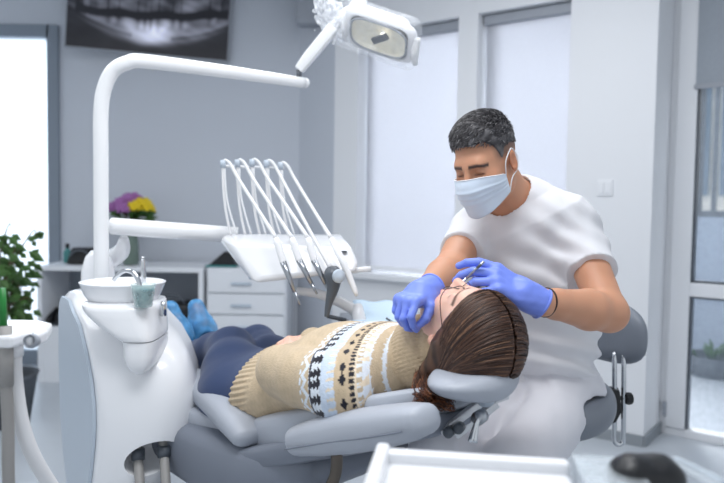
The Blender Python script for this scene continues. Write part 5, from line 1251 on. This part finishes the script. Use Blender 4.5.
bp = U(0.02, headp, rc(hp_(0, -0.03, -0.06), NB, 0.046, 0.050), torP(-0.02), chain([sN, eN, wB], [0.045, 0.036, 0.026], 0.02), chain([sF, eF, wF], [0.045, 0.036, 0.026], 0.02), hPf, hPn,
       chain([hN, kN, aN], [0.085, 0.050, 0.034], 0.03), chain([hF, kF, aF], [0.085, 0.050, 0.034], 0.03), chain([aN, toeN], [0.034, 0.026]), chain([aF, toeF], [0.034, 0.026]))
V, Fq = relax(mesh_sdf(bp, (-0.95, 1.2, 0.45), (0.55, 2.75, 1.08), 0.0036), 1)
cols = skin_colors(V, HP, Rp, Fp, Up, (232, 188, 168), (214, 120, 118), (110, 82, 66))
WOM = mk('person', (V, Fq), M['skin_woman'], None, colors=cols, base=(C0.x, C0.y, 0.5))
tag(WOM, 'long-haired person in patterned beige sweater lying back in the dental chair', 'person')
# sweater
def sw_f(P):
    q = P-vv(C0); s = q@vv(AX); t = q@vv(BX); z = q[:, 2]
    d = torP(0.008)(P); d = np.maximum(d, -(s-0.085)*1.0)
    hem = np.clip((0.165-s)/0.03, 0, 1)
    arms_ = U(0.03, chain([LP(0.46, -0.08, 0.80), sN, eN], [0.06, 0.064, 0.060], 0.02), chain([eN, lerp(eN, wN, 0.6), wN], [0.060, 0.066, 0.060], 0.01), chain([LP(0.46, 0.08, 0.80), sF, eF], [0.06, 0.062, 0.056], 0.02), chain([eF, lerp(eF, wF, 1.08)], [0.056, 0.040], 0.01))(P)
    d = smin(d, arms_, 0.012)
    # folded roll-neck
    ca = (hp_(0, -0.03, -0.06)-NB).normalized(); cc = NB+ca*0.018
    qq = P-vv(cc); c1v = vv(ca.orthogonal().normalized()); c2v = np.cross(vv(ca), c1v); pc_ = np.arctan2(qq@c1v, qq@c2v); h = qq@vv(ca); rr = np.linalg.norm(qq-h[:, None]*vv(ca), axis=1)
    roll1 = np.sqrt((rr-0.064)**2+((h-0.014)*0.62)**2)-0.026-0.0012*np.sin(pc_*60); roll2 = np.sqrt((rr-0.056)**2+((h-0.056)*0.7)**2)-0.018-0.001*np.sin(pc_*60)
    d = smin(smin(d, roll1, 0.004), roll2, 0.003)
    ph = np.arctan2(z-0.68-0.3*np.clip(s, 0, 0.5), t)
    d = d+0.0018*np.sin(ph*84)*hem+0.005*vnoise(P, 18, 21)
    hole = rc(NB, hp_(0, -0.03, -0.02), 0.047, 0.050)(P)
    return np.maximum(d, -hole)
V, Fq = relax(mesh_sdf(sw_f, (-0.6, 1.2, 0.5), (0.3, 2.2, 1.0), 0.0031), 1)
def sweater_cols(V):
    q = V-np.array(tuple(C0)); s = q@np.array(tuple(AX)); t = q@np.array(tuple(BX)); z = q[:, 2]
    r = V-np.array(tuple(NB)); dist = np.linalg.norm(r*np.array((1, 1, 1.0)), axis=1)
    ph = np.arctan2(z-0.66-0.33*np.clip(s, 0, 0.5), t)
    arc = ph*0.16
    tan = np.array(lin((200, 180, 152))); white = np.array(lin((226, 232, 240))); blk = np.array(lin((44, 44, 52))); bei = np.array(lin((232, 216, 192))); blue = np.array(lin((204, 216, 232)))
    n = vnoise(V.astype(f32), 320, 7)*0.10+vnoise(V.astype(f32), 130, 8)*0.07
    col = np.tile(tan, (len(V), 1))
    def put(m, c): col[m] = c
    ca = np.array(tuple((hp_(0, -0.03, -0.06)-NB).normalized())); h = r@ca; rr = np.linalg.norm(r-h[:, None]*ca, axis=1)
    collar = (h > -0.004) & (rr < 0.10)
    sNB = (np.array(tuple(NB))-np.array(tuple(C0)))@np.array(tuple(AX)); D_ = (0.5*dist+0.5*(sNB-s))*1.60
    per = lambda w_, o=0: np.abs(((arc/w_+o) % 1.0)-0.5)*2       # 0 centre .. 1 edge triangle wave
    b = (D_ > 0.075) & (D_ < 0.150); put(b, white)
    put(b & (D_ > 0.085) & (D_ < 0.115) & (per(0.030) < (0.030-np.abs(D_-0.100))/0.020), tan)
    put(b & (D_ > 0.118) & (per(0.030, 0.5) < 0.55-(D_-0.118)/0.06), bei)
    put(b & (D_ > 0.135) & (per(0.015) < 0.5), tan)
    put((D_ > 0.148) & (D_ < 0.156), bei)
    put((D_ > 0.154) & (D_ < 0.166) & (per(0.0095) < 0.62), blk)
    dd = np.abs(D_-0.182)/0.011+per(0.034)*1.35; put(dd < 0.8, blk)
    b = (D_ > 0.202) & (D_ < 0.245); put(b, blue); put(b & (per(0.014) < 0.25) & (D_ < 0.222), bei)
    put((D_ > 0.240) & (D_ < 0.275), white)
    tree = (D_ > 0.238) & (D_ < 0.270); w1 = (D_-0.238) % 0.0107
    put(tree & (per(0.022) < 0.25+0.75*w1/0.0107*(1-(D_-0.238)/0.05)), blk)
    put((D_ > 0.268) & (D_ < 0.274), blk*2.2)
    zig = np.abs(D_-0.289-0.009*(per(0.026)-0.5)*2) < 0.006; put(zig, white)
    put((D_ > 0.302) & (D_ < 0.309) & (per(0.013) < 0.5), white)
    arm_low = (np.abs(t) > 0.12) & (s < 0.30) & (z > 0.0)
    put(arm_low & (D_ > 0.33), tan)
    put(collar, np.array(lin((198, 176, 146))))
    return np.clip(col*(1+n[:, None]), 0, 1)
sw_ = mk('sweater', (V, Fq), M['wool'], WOM, colors=sweater_cols(V))
# leggings
leg_f = U(0.03, eseg(LP(-0.06, 0, 0.655), LP(0.09, -0.01, 0.69), BX, (0.172, 0.098), (0.166, 0.096)), chain([hN, lerp(hN, kN, 0.5), kN, lerp(kN, aN, 0.35), aN], [0.095, 0.086, 0.066, 0.058, 0.038], 0.025), chain([hF, lerp(hF, kF, 0.5), kF, lerp(kF, aF, 0.35), aF], [0.092, 0.080, 0.056, 0.056, 0.038], 0.025))
V, Fq = relax(mesh_sdf(lambda P: leg_f(P)+0.0012*vnoise(P, 30, 2), (-0.95, 1.5, 0.45), (0.15, 2.7, 0.95), 0.005), 2)
mk('leggings', (V, Fq), M['navy'], WOM)
for a0_, t0_ in ((aN, toeN), (aF, toeF)):
    d = (t0_-a0_).normalized(); heel = a0_+Vector((-0.02, 0.03, -0.035))
    out_ = (Vector((-0.55, 0.75, 0.2))).normalized()
    sx = d.cross(out_).normalized()
    inner = U(0.02, rc(a0_, lerp(a0_, t0_, 0.78), 0.040, 0.026), rc(heel, a0_, 0.038, 0.04))
    V, Fq = relax(mesh_sdf(inner, a0_-Vector((0.2, 0.2, 0.2)), a0_+Vector((0.2, 0.2, 0.25)), 0.006), 2)
    mk('shoe', (V, Fq), M['black'], WOM)
    c_ = U(0.03, eseg(lerp(a0_, t0_, 0.35), t0_+d*0.012, sx, (0.054, 0.046), (0.030, 0.028)), eseg(heel+out_*0.02, lerp(a0_, t0_, 0.5)+out_*0.02, sx, (0.046, 0.035), (0.054, 0.04)))
    def cov(P, c_=c_, a0_=a0_, d=d, out_=out_, t0_=t0_):
        x = c_(P)+0.0015*vnoise(P, 90, 5)
        return np.maximum(x, -sph(a0_+d*0.03+Vector((0.035, -0.055, 0.01)), 0.052)(P))
    V, Fq = relax(mesh_sdf(cov, a0_-Vector((0.25, 0.25, 0.25)), a0_+Vector((0.25, 0.25, 0.3)), 0.005), 1)
    mk('shoe_cover', (V, Fq), M['cover'], WOM)
# hair
def hw_f(P):
    d = ell((0, -0.014, 0.034), (0.086, 0.100, 0.092))(P)
    side = U(0.03, rc((-0.070, -0.03, 0.0), (-0.070, -0.085, -0.055), 0.026, 0.020), rc((0.070, -0.03, 0.0), (0.070, -0.085, -0.05), 0.026, 0.020), ell((0, -0.080, -0.01), (0.075, 0.030, 0.08)))(P)
    d = smin(d, side, 0.03)+0.002*vnoise(P, 120, 6)-0.0035*np.exp(-(P[:, 0]/0.0035)**2)*(P[:, 2] > 0.02)
    lim = 0.058-0.62*np.clip(np.abs(P[:, 0])-0.02, 0, 0.06)-0.75*np.clip(0.055-P[:, 1], 0, 0.2)
    return -smin(-d, -(lim-P[:, 2]), 0.008)
V, Fq = relax(mesh_sdf(hw_f, (-0.15, -0.16, -0.14), (0.15, 0.13, 0.16), 0.003), 1)
def wcol(V, seed):
    n = vnoise(V.astype(f32)*np.array([0.5, 0.5, 1.6], dtype=f32), 90, seed); w_ = np.clip(0.35+0.8*n, 0, 1)[:, None]
    c_ = np.array(lin((56, 38, 31)))*(1-w_)+np.array(lin((104, 72, 54)))*w_; pt = ((np.abs(V[:, 0]) < 0.0045) & (V[:, 2] > 0.03))[:, None]; return np.where(pt, np.array(lin((214, 172, 150))), c_)
hw = mk('hair', transform_local((V, Fq), HP, Rp, Fp, Up), M['hair_woman'], WOM, colors=wcol(V, 5))
rs = np.random.RandomState(9); SV = []; SF = []; Sc = []; n0 = 0
RX, RY, RZ = 0.0885, 0.1025, 0.0945; CC = np.array((0, -0.014, 0.034))
for k in range(2600):
    sx = -1 if rs.rand() < 0.62 else 1
    th = math.radians(rs.uniform(14, 150)) if rs.rand() < 0.8 else math.radians(rs.uniform(14, 60))    # along the parting: forehead to crown to nape
    d0 = np.array((sx*0.035, math.cos(th), math.sin(th))); jit = rs.uniform(0, 0.006); pts = []; N = 13; L_ = rs.uniform(0.75, 1.0); wav = rs.uniform(0, 6.28)
    for i in range(N):
        u = i/(N-1)*L_; al = u*math.radians(100)
        g = u*u*0.9
        d = d0*math.cos(al)+np.array((sx*math.sin(al), 0, 0)); d = d+np.array((0, -1.0, -0.45-0.25*math.cos(th)))*g
        d /= np.linalg.norm(d); p = CC+d*np.array((RX+jit, RY+jit, RZ+jit))
        if u > 0.70: p = p+np.array((sx*0.004, -0.05, -0.045))*(u-0.70)/0.3
        p = p+np.array((0.0, 0.0012*math.sin(u*8+wav), 0.0012*math.cos(u*8+wav))); pts.append(p)
    # keep strands off the face: cut where they would cross the hairline
    lim = lambda p: 0.050-0.62*min(max(abs(p[0])-0.02, 0), 0.06)-0.75*min(max(0.055-p[1], 0), 0.2)
    if pts[0][2] < lim(pts[0])-0.002: continue
    m_ = len(pts)
    for i, p in enumerate(pts):
        if p[2] < lim(p)-0.006: m_ = i; break
    pts = pts[:m_]
    if len(pts) < 4: continue
    r = rs.uniform(0.0006, 0.0012)
    v, f_ = tube(pts, [r]*(len(pts)-2)+[r*0.8, r*0.3], 4, 0, False)
    SV += v; SF += [[a+n0 for a in q_] for q_ in f_]; n0 += len(v)
    g_ = rs.rand(); c_ = (58, 39, 32) if g_ < 0.5 else ((88, 60, 46) if g_ < 0.90 else (134, 98, 74)); Sc += [lin(c_)]*len(v)
mk('strands', transform_local((np.array(SV), SF), HP, Rp, Fp, Up), M['hair_woman'], hw, colors=np.array(Sc))
# loose locks hanging past the near side of the headrest
SV = []; SF = []; Sc = []; n0 = 0
for k in range(650):
    a = np.array(tuple(hp_(-0.055+rs.uniform(-0.02, 0.02), -0.075+rs.uniform(-0.02, 0.02), -0.065+rs.uniform(-0.03, 0.02)))); e = np.array(tuple(at(rs.uniform(414, 456), rs.uniform(394, 412), 1.37+rs.uniform(-0.03, 0.05))))
    m1 = a*0.55+e*0.45+np.array((-0.01, -0.012, -0.01)); w_ = rs.uniform(-0.008, 0.008)
    v, f_ = tube(smooth_path([a, m1+np.array((w_, 0, 0)), e*0.8+m1*0.2+np.array((-w_, 0, 0)), e], 4), 0.0007, 4, 0, False)
    SV += v; SF += [[x+n0 for x in q_] for q_ in f_]; n0 += len(v)
    g_ = rs.rand(); c_ = (70, 42, 30) if g_ < 0.5 else ((128, 78, 52) if g_ < 0.85 else (176, 116, 78)); Sc += [lin(c_)]*len(v)
mk('locks', (np.array(SV), SF), M['hair_woman'], hw, colors=np.array(Sc))
# thin-framed glasses
gl = thing('eyeglasses', "thin dark framed glasses on the lying patient's face", 'glasses', hp_(0, 0.09, 0))
for sx in (-1, 1):
    ring = [hp_(sx*(0.033+0.024*math.cos(t)), 0.100-0.006*abs(math.cos(t)), -0.002+0.019*math.sin(t)) for t in [2*math.pi*i/30 for i in range(31)]]
    mk('rim', tube(ring, 0.0009, 6), M['specs'], gl); mk('lens', ([tuple(p) for p in ring[:-1]], [list(range(30))]), M['glass'], gl, smooth=False)
    mk('temple', tube([hp_(sx*0.058, 0.094, 0.002), hp_(sx*0.076, 0.07, 0.004), hp_(sx*0.080, 0.0, 0.012), hp_(sx*0.082, -0.03, 0.0)], 0.0009, 6, 4), M['specs'], gl)
mk('bridge', tube([hp_(-0.010, 0.100, 0.002), hp_(0, 0.107, 0.006), hp_(0.010, 0.100, 0.002)], 0.0009, 6, 3), M['specs'], gl)
